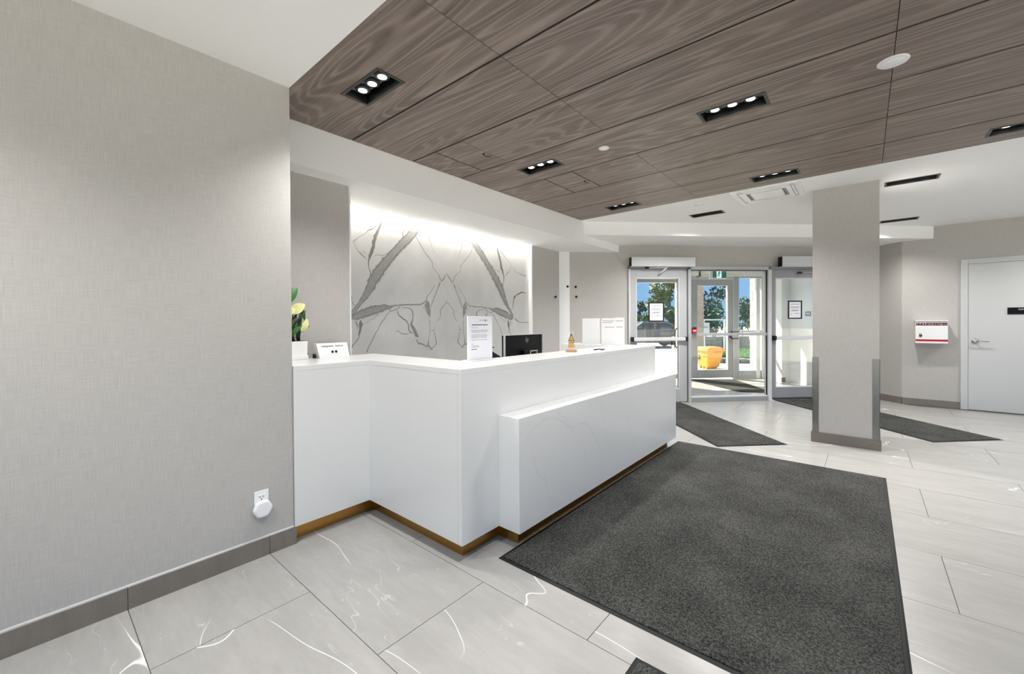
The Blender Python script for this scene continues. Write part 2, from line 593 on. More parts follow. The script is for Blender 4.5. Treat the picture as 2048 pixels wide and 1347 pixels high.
for r in range(7):
    cuts = list(WX)
    if r == 3: cuts = [WX[0], WX[2], WX[3], WX[4], WX[5]]
    if r == 2: cuts = sorted(cuts + [-2.650, -2.338])
    if r == 4: cuts = sorted(cuts + [-2.361, -2.050])
    for a, b in zip(cuts[:-1], cuts[1:]):
        thin = 0.0016
        g0 = 0.0080
        x0, x1 = a + (0.006 if a in (-2.650, -2.361, -2.050) else thin), b - (0.006 if b in (-2.650, -2.361, -2.050) else thin)
        hs = [hole(p) for p in wood_lamps if a < p[0] < b and WY[r] < p[1] < WY[r + 1]]
        cx, cy = (a + b) / 2, (WY[r] + WY[r + 1]) / 2
        mb = grid_slab(MB(), x0 - cx, x1 - cx, (WY[r] + g0 if r else 1.0145) - cy, (WY[r + 1] - g0 if r < 6 else 4.9225) - cy, 0, 0.018, [(h[0] - cx, h[1] - cx, h[2] - cy, h[3] - cy) for h in hs])
        wp = mb.build('wood_panel', 'wood_veneer', ceiling, loc=(cx, cy, ZC))
        if a in (-2.650, -2.361):      # access hatches with a little hook and wire
            hx, hy = (-2.375, 2.444) if r == 2 else (-2.089, 3.567)
            m2 = MB().cyl((hx - cx, hy - cy, -0.008), 0.008, 0.008, 12)
            m2.tube([(hx - cx, hy - cy, -0.006), (hx - cx - 0.012, hy - cy + 0.03, -0.012), (hx - cx + 0.01, hy - cy + 0.06, -0.006), (hx - cx - 0.004, hy - cy + 0.095, -0.001)], 0.0022, 6)
            m2.build('hatch_hook', 'black_matte', wp)

for r in range(1, 7):
    MB().box(-2.950, 4.147, WY[r] - 0.010, WY[r] + 0.010, ZC + 0.003, ZC + 0.012).build('joint_strip', 'black_matte', ceiling)
for x, r in ((-2.650, 2), (-2.361, 4), (-2.050, 4)):
    MB().box(x - 0.008, x + 0.008, WY[r] + 0.010, WY[r + 1] - 0.010, ZC + 0.003, ZC + 0.012).build('joint_strip', 'black_matte', ceiling)
# ---- bulkhead over the reception desk (fascia, soffit, cove)
mb = MB().box(-2.99, -2.953, 1.013, 6.3, 2.386, ZC + 0.01)
mb.box(-3.585, -2.99, 1.013, 4.675, 2.386, 2.41)
mb.prism([(-2.99, 4.675), (-3.66, 4.675), (-3.66, 5.6), (-2.99, 6.27)], 2.386, 2.41)
mb.box(-3.60, -3.585, 1.6, 4.675, 2.386, 2.56)
mb.box(-3.72, -3.585, 1.6, 4.69, 2.56, 2.58)
struct(mb.build('ceiling_bulkhead', 'paint_white'), 'white dropped bulkhead above the reception desk')
led = MB().box(-3.601, -3.603, 1.72, 4.66, 2.43, 2.55)
cove = thing('cove_light', 'thin white light strip hidden above the marble wall', 'light strip', (-3.612, 3.19, 2.44))
MB().box(0.0, 0.012, -1.46, 1.46, 0.0, 0.03).build('channel', 'alu_light', cove)
MB().box(-0.004, 0.0, -1.455, 1.455, 0.004, 0.026).build('diffuser', 'cove_led', cove)
ld = bpy.data.lights.new('cove_lamp', 'AREA'); ld.shape = 'RECTANGLE'; ld.size = 0.03; ld.size_y = 2.9; ld.energy = COVE_W; ld.color = (1, 0.96, 0.91)
lo = bpy.data.objects.new('cove_lamp', ld); COL.objects.link(lo); lo.parent = cove
lo.location = (-0.012, 0, 0.012)
_d = Vector((-0.35, 0, -0.94)).normalized(); _y = Vector((0, 1, 0)); _x = _y.cross(-_d)
lo.rotation_euler = Matrix((_x, _y, -_d)).transposed().to_euler()
ld.shape = 'RECTANGLE'

# ---- bulkhead in front of the entrance doors
mb = MB().box(-5.3, 0.35, -0.752, -0.72, 2.495, ZC + 0.01).box(-5.3, 0.35, -0.72, 0.05, 2.495, 2.52)
struct(mb.build('ceiling_entrance_bulkhead', 'paint_white', loc=O45, rotz=A45), 'white dropped bulkhead above the entrance doors')

# ---- walls
struct(MB().box(-4.2, XL, -1.8, 1.013, 0, 2.9).build('wall_left', 'wallcover'), 'grey woven wallcovering on the left wall')
mb = MB().box(-4.2, -3.121, 1.013, 1.672, 0, 2.386)
wb = struct(mb.build('wall_reception', 'wallcover'), 'grey woven wallcovering behind the reception desk')
MB().box(-3.70, -3.61, 4.688, 5.372, 0, 2.386).build('wall_panel', 'wallcover', wb)
MB().box(-4.2, -3.70, 1.672, 5.9, 0, 2.9).build('wall_core', 'paint_white', wb)
MB().box(-3.66, -3.604, 4.668, 4.688, 0, 2.386).build('corner_bead', 'paint_trim', wb)
MB().box(-3.66, -3.117, 1.672, 1.684, 0, 2.386).build('corner_bead', 'paint_trim', wb)
MB().prism([(-3.61, 5.372), (-3.512, 5.518), (-3.60, 5.62), (-3.9, 5.62), (-3.9, 5.372)], 0, 2.386).build('corner_post', 'paint_trim', wb)
slab = struct(MB().box(-3.70, -3.66, 1.684, 4.668, 0.0, 2.56).build('wall_marble', 'marble_white'), 'book-matched white marble slab with grey veins')

mb = grid_slab(MB(), -5.25, 0.13, 0, 2.9, 0.0, 0.14, [(-4.02, -0.66, -0.1, 2.165)], 'xzy')
struct(mb.build('wall_entrance', 'wallcover', loc=O45, rotz=A45), 'grey wallcovered wall around the entrance doors')
struct(MB().box(0.111, 0.3, -0.507, 0.0, 0, 2.9).build('wall_angle', 'wallcover', loc=O45, rotz=A45), 'short angled wall beside the entrance')
struct(MB().box(0.437, 4.4, 8.75, 8.98, 0, 2.9).build('wall_far', 'wallcover'), 'far wall with a grey service door')
XR, YR = 4.2, -1.6
right_open = [(-1.4, 0.6), (0.75, 3.25), (3.4, 5.9), (6.05, 8.2)]  # window openings invented out of view to let in even daylight
rear_open = [(-2.45, -0.3), (-0.2, 1.9), (2.0, 4.1)]  # likewise invented behind the viewer, as a source of fill light
mb = MB()
for i, (a, b) in enumerate([(YR - 0.2, right_open[0][0])] + [(right_open[i][1], right_open[i + 1][0]) for i in range(3)] + [(right_open[3][1], 8.75)]):
    mb.box(XR, XR + 0.2, a, b, 0, 2.9)
mb.box(XR, XR + 0.2, right_open[0][0], right_open[3][1], 2.66, 2.9)
struct(mb.build('wall_right', 'wallcover'), 'glazed wall on the right of the lobby')
mb = MB()
for a, b in [(-2.566, rear_open[0][0]), (rear_open[0][1], rear_open[1][0]), (rear_open[1][1], rear_open[2][0]), (rear_open[2][1], XR)]:
    mb.box(a, b, YR - 0.2, YR, 0, 2.9)
mb.box(rear_open[0][0], rear_open[2][1], YR - 0.2, YR, 2.66, 2.9)
struct(mb.build('wall_rear', 'wallcover'), 'glazed wall behind the viewer')
for i, (a, b) in enumerate(right_open):
    w = empty_struct('window_%d' % (i + 3), (XR, 0, 0), 0, 'tall lobby window in the right wall')
    grid_slab(MB(), a, b, 0.0, 2.66, 0.08, 0.14, [(a + 0.06, (a + b) / 2 - 0.03, 0.1, 2.62), ((a + b) / 2 + 0.03, b - 0.06, 0.1, 2.62)], 'xzy').build('window_frame', 'alu_frame', w).rotation_euler = (0, 0, 0)
    fr = w.children[0]
    fr.rotation_euler = (0, 0, R(90)); fr.location = (0.22, 0, 0)
    MB().box(0.108, 0.114, a + 0.06, b - 0.06, 0.1, 2.62).build('pane', 'pane_glass', w)
for i, (a, b) in enumerate(rear_open):
    w = empty_struct('window_%d' % (i + 7), (0, YR, 0), 0, 'tall lobby window in the rear wall')
    grid_slab(MB(), a, b, 0.0, 2.66, -0.14, -0.08, [(a + 0.06, (a + b) / 2 - 0.03, 0.1, 2.62), ((a + b) / 2 + 0.03, b - 0.06, 0.1, 2.62)], 'xzy').build('window_frame', 'alu_frame', w)
    MB().box(a + 0.06, b - 0.06, -0.114, -0.108, 0.1, 2.62).build('pane', 'pane_glass', w)
struct(MB().prism([(-4.4, -1.85), (4.45, -1.85), (4.45, 9.2), (0.7, 9.2)] + [uv(0.4, 3.1), uv(-4.6, 3.1), (-4.4, 6.0)], 2.9, 3.05).build('ceiling_roof', 'paint_white'), 'roof slab over the lobby')  # unseen slab added to keep sky light from leaking in

# ---- vestibule shell
struct(MB().box(0.111, 0.3, 0.0, 2.55, 0, 2.9).build('wall_vestibule_right', 'paint_white', loc=O45, rotz=A45), 'bright white side wall inside the vestibule')
mb = MB().box(-0.075, 0.111, 1.79, 2.41, 0, 2.62)
wv = struct(mb.build('wall_vestibule_pier', 'paint_white', loc=O45, rotz=A45), 'white pier in the corner of the vestibule')
struct(MB().box(-4.25, -4.05, 0.14, 2.55, 0, 2.9).build('wall_vestibule_left', 'paint_white', loc=O45, rotz=A45), 'white side wall of the vestibule')
mb = grid_slab(MB(), -4.25, 0.3, 0, 3.2, 2.41, 2.55, [(-3.10, 0.02, -0.1, 2.40)], 'xzy')
struct(mb.build('wall_exterior', 'paint_white', loc=O45, rotz=A45), 'outer wall of the vestibule')
struct(MB().box(-4.25, 0.3, 0.05, 2.55, 2.62, 2.68).build('ceiling_vestibule', 'paint_white', loc=O45, rotz=A45), 'white vestibule ceiling')

# ---- baseboards of dark stone tile
bl = empty_struct('baseboard_left', (0, 0, 0), 0, 'dark stone tile baseboard along the left wall')
ys = [-3.85 + TP * i for i in range(0)] + [0.288 - TP * 3 + TP * i for i in range(5)]
for a, b in zip(ys[:-1], ys[1:]):
    if b <= 0.89:
        MB().box(XL, XL + 0.012, a + 0.001, b - 0.001 if b < 0.87 else 0.8785, 0.0, 0.1).build('baseboard_tile', 'base_tile', bl)
MB().box(XL, XL + 0.012, 0.8805, 1.025, 0.0, 0.1).build('baseboard_tile', 'base_tile', bl)
MB().box(XL, XL + 0.004, -1.6, 1.013, 0.1, 0.108).build('caulk_line', 'paint_trim', bl)
bf = empty_struct('baseboard_far', (0, 0, 0), 0, 'dark stone tile baseboard under the far wall')
MB().box(0.437, 1.05, 8.738, 8.75, 0, 0.1).build('baseboard_tile', 'base_tile', bf)
MB().box(2.13, 4.2, 8.738, 8.75, 0, 0.1).build('baseboard_tile', 'base_tile', bf)
ba = empty_struct('baseboard_angle', O45, A45, 'dark stone tile baseboard of the angled wall')
MB().box(0.099, 0.111, -0.507, 0.0, 0, 0.1).build('baseboard_tile', 'base_tile', ba)
MB().box(-0.64, 0.111, -0.012, 0.0, 0, 0.1).build('baseboard_tile', 'base_tile', ba)
MB().box(-4.95, -4.03, -0.012, 0.0, 0, 0.1).build('baseboard_tile', 'base_tile', ba)
MB().box(-0.087, -0.0, 1.778, 1.79, 0, 0.1).build('baseboard_tile', 'base_tile', ba)

# ---- column
colm = struct(MB().box(-0.424, 0.112, 5.464, 6.0, 0, ZC).build('column', 'wallcover'), 'grey wallcovered column with steel corner guards')
for sx in (0, 1):
    x0, x1 = (-0.4265, -0.373) if sx == 0 else (0.0600, 0.1145)
    m2 = MB().box(x0, x1, 5.4605, 5.464, 0.1, 0.905)
    if sx == 0: m2.box(-0.4275, -0.424, 5.4605, 5.52, 0.1, 0.905)
    else: m2.box(0.112, 0.1155, 5.4605, 5.52, 0.1, 0.905)
    m2.build('corner_guard', 'steel_brushed', colm)
MB().box(-0.438, 0.126, 5.45, 5.464, 0, 0.106).build('base_tile', 'base_tile', colm)
MB().box(-0.438, -0.424, 5.464, 6.014, 0, 0.106).build('base_tile', 'base_tile', colm)
MB().box(0.112, 0.126, 5.464, 6.014, 0, 0.106).build('base_tile', 'base_tile', colm)
MB().box(-0.424, 0.112, 6.0, 6.014, 0, 0.106).build('base_tile', 'base_tile', colm)

# ---- marble veins: strips of the stone's own colouring, flush with the polished face
VEINS=[(1,0,[(2.755,2.343,0.0512),(2.707,2.277,0.0603),(2.616,2.188,0.0688),(2.542,2.115,0.0679),(2.483,2.052,0.0611),(2.420,1.989,0.0664),(2.371,1.930,0.0718),(2.303,1.852,0.0769),(2.249,1.776,0.0820),(2.203,1.716,0.0755),(2.177,1.656,0.0693),(2.145,1.597,0.0574),(2.107,1.544,0.0428),(2.063,1.485,0.0255),(2.026,1.439,0.0281),(1.990,1.388,0.0390),(1.963,1.355,0.0333)]),
(1,1,[(2.304,2.348,0.0089),(2.297,2.299,0.0177),(2.273,2.230,0.0235),(2.240,2.155,0.0350),(2.213,2.081,0.0360),(2.203,2.022,0.0348),(2.180,1.961,0.0289),(2.157,1.907,0.0173),(2.154,1.872,0.0115),(2.160,1.838,0.0069),(2.178,1.793,0.0081),(2.175,1.747,0.0081),(2.159,1.717,0.0092)]),
(1,1,[(2.257,2.257,0.0047),(2.215,2.226,0.0081),(2.170,2.202,0.0092),(2.132,2.167,0.0046),(2.063,2.116,0.0040),(1.997,2.067,0.0039),(2.020,2.032,0.0039),(2.044,1.984,0.0039),(2.074,1.965,0.0091),(2.135,1.910,0.0057)]),
(1,1,[(2.093,1.996,0.0045),(2.130,1.961,0.0069)]),
(1,1,[(2.205,1.941,0.0029),(2.238,1.968,0.0047),(2.304,1.970,0.0047),(2.358,1.991,0.0072)]),
(1,1,[(2.560,2.192,0.0099),(2.550,2.227,0.0087),(2.572,2.268,0.0074),(2.595,2.334,0.0062),(2.624,2.308,0.0063),(2.639,2.266,0.0063)]),
(1,1,[(2.715,2.234,0.0051),(2.753,2.170,0.0051),(2.815,2.082,0.0065),(2.879,2.024,0.0059),(2.936,1.965,0.0066),(2.935,1.912,0.0046),(2.985,1.870,0.0040),(3.036,1.828,0.0054),(3.024,1.843,0.0054),(3.040,1.797,0.0081),(3.066,1.765,0.0081),(3.101,1.802,0.0095),(3.128,1.844,0.0082),(3.150,1.857,0.0055)]),
(1,1,[(2.886,2.313,0.0065),(2.897,2.217,0.0066),(2.921,2.168,0.0040),(2.970,2.055,0.0027)]),
(1,0,[(1.963,1.344,0.0333),(2.032,1.361,0.0506),(2.111,1.396,0.0657),(2.187,1.420,0.0666),(2.259,1.438,0.0616),(2.325,1.455,0.0475),(2.387,1.456,0.0240),(2.442,1.475,0.0085),(2.528,1.484,0.0086),(2.639,1.490,0.0088),(2.770,1.494,0.0090),(2.817,1.514,0.0091),(2.850,1.548,0.0065),(2.866,1.594,0.0052),(2.916,1.649,0.0040),(2.984,1.733,0.0033)]),
(1,0,[(2.862,1.542,0.0196),(2.865,1.483,0.0523),(2.881,1.438,0.0393),(2.889,1.385,0.0164),(2.897,1.346,0.0053)]),
(1,1,[(2.801,1.475,0.0052),(2.849,1.418,0.0052),(2.889,1.366,0.0052)]),
(1,1,[(2.906,1.451,0.0053),(2.940,1.538,0.0093),(2.957,1.578,0.0080),(3.000,1.660,0.0053),(3.048,1.757,0.0054),(3.014,1.695,0.0054),(3.049,1.757,0.0067)]),
(1,0,[(2.013,1.327,0.0056),(2.037,1.271,0.0124),(2.043,1.243,0.0079)]),
(1,1,[(2.074,1.333,0.0079),(2.070,1.293,0.0340),(2.067,1.253,0.0283),(2.054,1.197,0.0141),(2.051,1.163,0.0068),(1.999,1.103,0.0078),(1.963,1.044,0.0100),(1.960,1.025,0.0078)]),
(1,1,[(2.111,1.301,0.0034),(2.161,1.315,0.0040),(2.219,1.350,0.0035),(2.271,1.392,0.0035)]),
(1,1,[(2.393,1.417,0.0048),(2.345,1.363,0.0054),(2.284,1.286,0.0059),(2.237,1.216,0.0058),(2.197,1.135,0.0064),(2.152,1.068,0.0069),(2.139,1.028,0.0103),(2.120,1.006,0.0080)]),
(1,1,[(2.380,1.453,0.0048),(2.390,1.429,0.0084),(2.393,1.414,0.0072),(2.456,1.430,0.0061),(2.477,1.437,0.0061),(2.506,1.468,0.0061),(2.528,1.484,0.0049)]),
(1,1,[(2.470,1.430,0.0085),(2.498,1.376,0.0098),(2.541,1.345,0.0124),(2.592,1.314,0.0100),(2.610,1.270,0.0100),(2.617,1.220,0.0100),(2.643,1.194,0.0113),(2.673,1.181,0.0114)]),
(1,0,[(2.528,1.453,0.0037),(2.594,1.456,0.0050),(2.646,1.440,0.0063),(2.664,1.421,0.0126),(2.672,1.371,0.0089),(2.660,1.314,0.0101),(2.644,1.283,0.0189),(2.682,1.232,0.0348),(2.712,1.167,0.0350),(2.750,1.141,0.0103)]),
(1,1,[(2.447,1.205,0.0049),(2.482,1.220,0.0049),(2.525,1.185,0.0062),(2.591,1.177,0.0062),(2.636,1.191,0.0075)]),
(1,2,[(2.379,1.729,0.0030),(2.396,1.664,0.0042),(2.423,1.593,0.0036),(2.443,1.551,0.0055),(2.460,1.500,0.0037)]),
(1,2,[(2.331,1.315,0.0030),(2.344,1.255,0.0042),(2.363,1.135,0.0024)]),
(1,1,[(2.897,1.346,0.0053),(2.895,1.208,0.0053),(2.878,1.110,0.0052),(2.869,1.045,0.0170),(2.902,1.011,0.0105),(2.918,0.957,0.0132),(2.934,0.910,0.0106)]),
(1,1,[(2.899,1.211,0.0053),(2.953,1.210,0.0066),(2.967,1.260,0.0053)]),
(1,1,[(2.958,1.210,0.0053),(2.969,1.120,0.0066),(2.986,1.073,0.0120),(2.952,1.028,0.0066),(2.902,1.011,0.0066)]),
(1,1,[(3.145,1.541,0.0094),(3.109,1.500,0.0054),(3.036,1.431,0.0066),(3.050,1.405,0.0080),(3.031,1.352,0.0053),(2.988,1.305,0.0053)]),
(1,0,[(2.711,1.123,0.0166),(2.742,1.077,0.0141),(2.813,1.054,0.0117),(2.869,1.026,0.0170)]),
(1,2,[(2.931,1.439,0.0026),(2.947,1.373,0.0040),(2.988,1.346,0.0027)]),
(0,1,[(1.972,1.644,0.0167),(1.963,1.615,0.0078),(1.971,1.572,0.0078),(1.983,1.539,0.0078),(1.977,1.505,0.0067),(2.015,1.450,0.0045)]),
(1,2,[(2.611,1.664,0.0031),(2.679,1.693,0.0038),(2.749,1.743,0.0032)]),
(0,1,[(4.320,2.032,0.0049),(4.421,1.975,0.0049),(4.552,1.953,0.0100),(4.633,1.947,0.0085)]),
(0,1,[(4.286,1.460,0.0080),(4.318,1.532,0.0096),(4.337,1.605,0.0112),(4.344,1.629,0.0289),(4.401,1.672,0.0162),(4.491,1.709,0.0246),(4.556,1.712,0.0132),(4.622,1.699,0.0133)]),
(0,1,[(4.347,1.348,0.0241),(4.410,1.316,0.0130),(4.474,1.293,0.0082),(4.605,1.289,0.0100),(4.659,1.298,0.0117)]),
(0,2,[(4.592,1.282,0.0050),(4.618,1.215,0.0042),(4.624,1.165,0.0050)]),
]
VEIN_AXIS=3.145
PANEL_VEINS=[[(1.838,0.591),(1.885,0.646),(1.971,0.688),(2.035,0.710),(2.142,0.698),(2.241,0.652),(2.354,0.580),(2.378,0.545)],[(2.354,0.580),(2.394,0.602),(2.527,0.593),(2.614,0.518),(2.687,0.430),(2.761,0.291),(2.800,0.196)],[(2.708,0.739),(2.746,0.659),(2.803,0.508),(2.841,0.385),(2.922,0.201)],[(2.156,0.739),(2.286,0.651),(2.354,0.580)],[(3.170,0.559),(3.288,0.295),(3.440,0.130)],[(1.908,0.545),(1.968,0.394),(2.044,0.334),(2.069,0.226)],[(2.442,0.484),(2.508,0.399),(2.524,0.325)],]

def vein_strip(mb, pts, x, seed, rough=1.0):
    """pts (y, z, width) -> a flat strip in the plane x, with irregular edges"""
    P = []
    for i in range(len(pts) - 1):
        (y0, z0, w0), (y1, z1, w1) = pts[i], pts[i + 1]
        n = max(2, int(math.hypot(y1 - y0, z1 - z0) / 0.012))
        for k in range(n):
            t = k / n
            P.append((y0 + (y1 - y0) * t, z0 + (z1 - z0) * t, w0 + (w1 - w0) * t))
    P.append(pts[-1])
    L = []
    for i, (y, z, w) in enumerate(P):
        a, b = P[max(0, i - 1)], P[min(len(P) - 1, i + 1)]
        d = Vector((b[0] - a[0], b[1] - a[1]))
        if d.length < 1e-6: d = Vector((1, 0))
        d.normalize()
        nrm = Vector((-d.y, d.x))
        j1 = mnoise.noise(Vector((y * 30 + seed, z * 30, 0)))
        j2 = mnoise.noise(Vector((y * 30, z * 30 + seed, 5)))
        c = mnoise.noise(Vector((y * 22, z * 22, seed + 9))) * 0.006 * rough
        taper = min(1.0, (i + 0.4) / 2.5, (len(P) - i - 0.6) / 2.5)
        hw = w / 2 * taper
        q = Vector((y, z)) + nrm * c
        e1, e2 = q + nrm * hw * (1 + 0.5 * j1 * rough), q - nrm * hw * (1 + 0.5 * j2 * rough)
        L.append((e1, e2))
    v, f = [], []
    for e1, e2 in L:
        v += [(x, e1.x, e1.y), (x, e2.x, e2.y)]
    for i in range(len(L) - 1):
        f.append((2 * i, 2 * i + 1, 2 * i + 3, 2 * i + 2))
    mb.add(v, f)
mbs = [MB(), MB(), MB()]
for i, (mir, kind, pts) in enumerate(VEINS):
    if kind == 0:
        pts = [(a, b, w * 1.35) for a, b, w in pts]
    lim = lambda L: [(max(1.69, min(4.66, a)), max(1.0, min(2.55, b)), w) for a, b, w in L]
    off = -3.6594 + 0.00005 * (i % 7)
    vein_strip(mbs[kind], lim(pts), off, i * 3.1)
    if kind == 0:      # darker streaks run inside the broad bands
        for s in (-1, 1):
            sh = [(a + s * w * 0.30, b - s * w * 0.30, w * 0.10) for a, b, w in pts]
            vein_strip(mbs[1], lim(sh), off + 0.0003, i * 3.1 + s * 7, 1.2)
    if mir:
        mp = [(2 * VEIN_AXIS - a, b, w) for a, b, w in pts]
        if max(a for a, b, w in mp) < 4.67:
            vein_strip(mbs[kind], lim(mp), off, i * 5.3 + 40)
            if kind == 0:
                for s in (-1, 1):
                    sh = [(a + s * w * 0.30, b + s * w * 0.30, w * 0.10) for a, b, w in mp]
                    vein_strip(mbs[1], lim(sh), off + 0.0003, i * 3.7 + s * 7, 1.6)
for m2, mt in zip(mbs, ('marble_vein', 'marble_vein_dark', 'marble_vein_soft')):
    m2.build('veining', mt, slab)
MB().box(-3.66, -3.6592, VEIN_AXIS - 0.0008, VEIN_AXIS + 0.0008, 0.9, 2.56).build('slab_joint', 'marble_vein_soft', slab)

# ================================================================== RECEPTION DESK
ZT = 1.048
desk = thing('reception_desk', 'white angular reception desk with a brass plinth and veined marble front', 'desk', (-2.0, 1.5, 0))
def dl(p):            # world -> desk local
    return (p[0] + 2.0, p[1] - 1.5, p[2])
def dbox(mb, x0, x1, y0, y1, z0, z1):
    return mb.box(x0 + 2.0, x1 + 2.0, y0 - 1.5, y1 - 1.5, z0, z1)
XA, YB, XC, YE = -2.553, 1.498, -1.637, 4.189
W = 0.35
top_poly = [(XA, 1.016), (XA, YB), (XC, YB), (XC, YE), (-2.62, YE), (-2.62, 3.93), (XC - W, 3.93), (XC - W, YB + W), (-3.06, YB + W), (-3.06, 1.016)]
MB().prism([(x + 2.0, y - 1.5) for x, y in top_poly], ZT - 0.03, ZT).build('countertop', 'desk_white', desk, bevel=0.002)
def face(name, x0, x1, y0, y1, z0=0.1, z1=ZT - 0.03, mat='desk_white', bev=0.0015):
    return dbox(MB(), x0, x1, y0, y1, z0, z1).build(name, mat, desk, bevel=bev)
face('front_panel', XA - 0.03, XA - 0.0005, 1.016, YB + 0.029)
face('front_panel', XA - 0.03, XC - 0.031, YB + 0.0005, YB + 0.03)
face('front_panel', XC - 0.03, XC - 0.0005, YB + 0.0005, YE - 0.0005)
face('end_panel', -2.62, XC - 0.031, YE - 0.03, YE - 0.001)
face('inner_panel', -2.62, XC - W, 3.93, 3.955)
face('inner_panel', XC - W, XC - W + 0.02, YB + W, 3.93)
face('inner_panel', -3.06, XC - W, YB + W - 0.02, YB + W)
face('inner_panel', -3.06, -3.04, 1.016, YB + W)
face('work_surface', -2.62, XC - W - 0.001, YB + W + 0.001, 3.929, 0.72, 0.75)
# brass plinth set back under the panels, all the way round
K = 0.066
kick_poly = [(XA - K, 1.03), (XA - K, YB + K), (XC - K, YB + K), (XC - K, 1.793 + K), (-1.4815 - K, 1.793 + K), (-1.4815 - K, 4.334 - K), (XC - K, 4.334 - K), (XC - K, YE - K), (-2.5, YE - K), (-2.5, 4.0), (-2.0, 4.0), (-2.0, 1.95), (-2.95, 1.95), (-2.95, 1.03)]
MB().prism([(x + 2.0, y - 1.5) for x, y in kick_poly], 0.0, 0.1).build('plinth', 'brass', desk)
# lower veined ledge
ledge = dbox(MB(), XC, -1.4815, 1.793, 4.338, 0.1, 0.754).build('marble_ledge', 'desk_white', desk, bevel=0.0015)
mv = MB()
for i, L in enumerate(PANEL_VEINS):
    vein_strip(mv, [(a - 1.5, b, 0.007) for a, b in L], -1.4815 + 2.0 + 0.0004, 3.3 * i + 1, 1.8)
mv.build('veining', 'panel_vein', ledge)

# ================================================================== FLOOR MATS
def mat(name, label, pts, group=None):
    """pts: 4 world corners"""
    cx, cy = sum(p[0] for p in pts) / 4, sum(p[1] for p in pts) / 4
    t = thing(name, label, 'floor mat', (cx, cy, 0), 0, group)
    L = [Vector((p[0] - cx, p[1] - cy)) for p in pts]
    a = sum(L[i].x * L[(i + 1) % 4].y - L[(i + 1) % 4].x * L[i].y for i in range(4))
    if a < 0: L = L[::-1]
    ins = []
    d = 0.022
    for i in range(4):
        p, q, r_ = L[i - 1], L[i], L[(i + 1) % 4]
        e1, e2 = (p - q).normalized(), (r_ - q).normalized()
        ins.append(q + (e1 + e2) * d / max(0.2, abs(e1.x * e2.y - e1.y * e2.x)))
    MB().hexa([(p.x, p.y, 0.0005) for p in L], [(p.x * 0.6 + q.x * 0.4, p.y * 0.6 + q.y * 0.4, 0.004) for p, q in zip(L, ins)]).build('rubber_border', 'rubber_black', t)
    MB().prism([(p.x, p.y) for p in ins], 0.001, 0.008).build('pile', 'mat_pile', t)
    return t
mat('floor_mat', 'large charcoal mat along the marble front of the desk', [(-1.535, 1.672), (0.134, 1.672), (0.134, 4.555), (-1.535, 4.555)])
mat('floor_mat', 'charcoal mat running diagonally from the left glass door', [uv(-3.18, -0.02), uv(-3.18, -0.02 - 2.3), uv(-3.95, -0.02 - 2.3), uv(-3.95, -0.02)])
mat('floor_mat', 'black mat running diagonally behind the column', [uv(-1.62, -0.02), uv(-1.62, -2.4), uv(-0.79, -2.4), uv(-0.79, -0.02)])
mat('floor_mat', 'dark mat of which only a corner shows at the bottom edge', [(-0.673, 0.62), (0.5, 0.62), (0.5, 1.519), (-0.673, 1.519)])
mat('floor_mat', 'worn grey mat lying inside the glazed vestibule', [(-1.72, 8.36), (-1.21, 8.66), (-2.12, 10.02), (-3.05, 9.55)])

# ================================================================== DOWNLIGHTS
def downlight(label, x, y, group, proto=[None]):
    if proto[0] is None:
        t = thing('recessed_downlight', label, 'ceiling light', (x, y, ZC), 0, group)
        hx, hy = LX / 2, LY / 2
        # trim frame
        grid_slab(MB(), -hx, hx, -hy, hy, -0.004, 0.0, [(-hx + 0.016, hx - 0.016, -hy + 0.016, hy - 0.016)]).build('trim_frame', 'fixture_grey', t)
        ix, iy = hx - 0.014, hy - 0.014
        D = 0.070
        m = MB()
        m.box(-ix, -ix + 0.003, -iy, iy, 0.0, D).box(ix - 0.003, ix, -iy, iy, 0.0, D).box(-ix, ix, -iy, -iy + 0.003, 0.0, D).box(-ix, ix, iy - 0.003, iy, 0.0, D)
        m.box(-ix, ix, -iy, iy, D, D + 0.004)
        m.build('housing', 'black_matte', t)
        MB().box(-ix + 0.012, ix - 0.012, -iy + 0.03, iy - 0.03, D - 0.028, D).build('lamp_tray', 'fixture_black', t)
        for k in (-1, 0, 1):
            lx = k * 0.105
            head = MB()
            head.lathe([(0.030, 0.0), (0.042, 0.0), (0.044, 0.012), (0.044, 0.022), (0.030, 0.022)], (lx, 0, D - 0.046), 24)
            h = head.build('lamp_head', 'fixture_grey', t)
            MB().cyl((lx, 0, D - 0.047), 0.026, 0.002, 24).build('lens', 'lens_glow', h)
        sd = bpy.data.lights.new('lamp', 'SPOT')
        sd.energy = LAMP_W
        sd.spot_size = R(118)
        sd.spot_blend = 0.9
        sd.shadow_soft_size = 0.06
        sd.color = (1.0, 0.985, 0.965)
        so = bpy.data.objects.new('lamp', sd)
        COL.objects.link(so)
        so.parent = t
        so.location = (0, 0, 0.0)
        proto[0] = t
        return t
    t = copy_tree(proto[0])
    t.location = (x, y, ZC)
    tag(t, label, 'ceiling light', group)
    return t
wl = ['black triple downlight in the wood ceiling nearest the grey corner, largest of all',
      'black triple downlight in the first wood row, above the viewer',
      'black triple downlight in the wood ceiling between the two access hatches',
      'black triple downlight in the wood ceiling between two long joints, left of the round speaker',
      'black triple downlight in the last wood row, next to the white bulkhead corner',
      'black triple downlight in the last wood row, directly before the ceiling cassette',
      'black triple downlight in the last wood row, cut by the right picture edge']
for (x, y), lb in zip(wood_lamps, wl):
    downlight(lb, x, y, 'downlights in the wood ceiling')
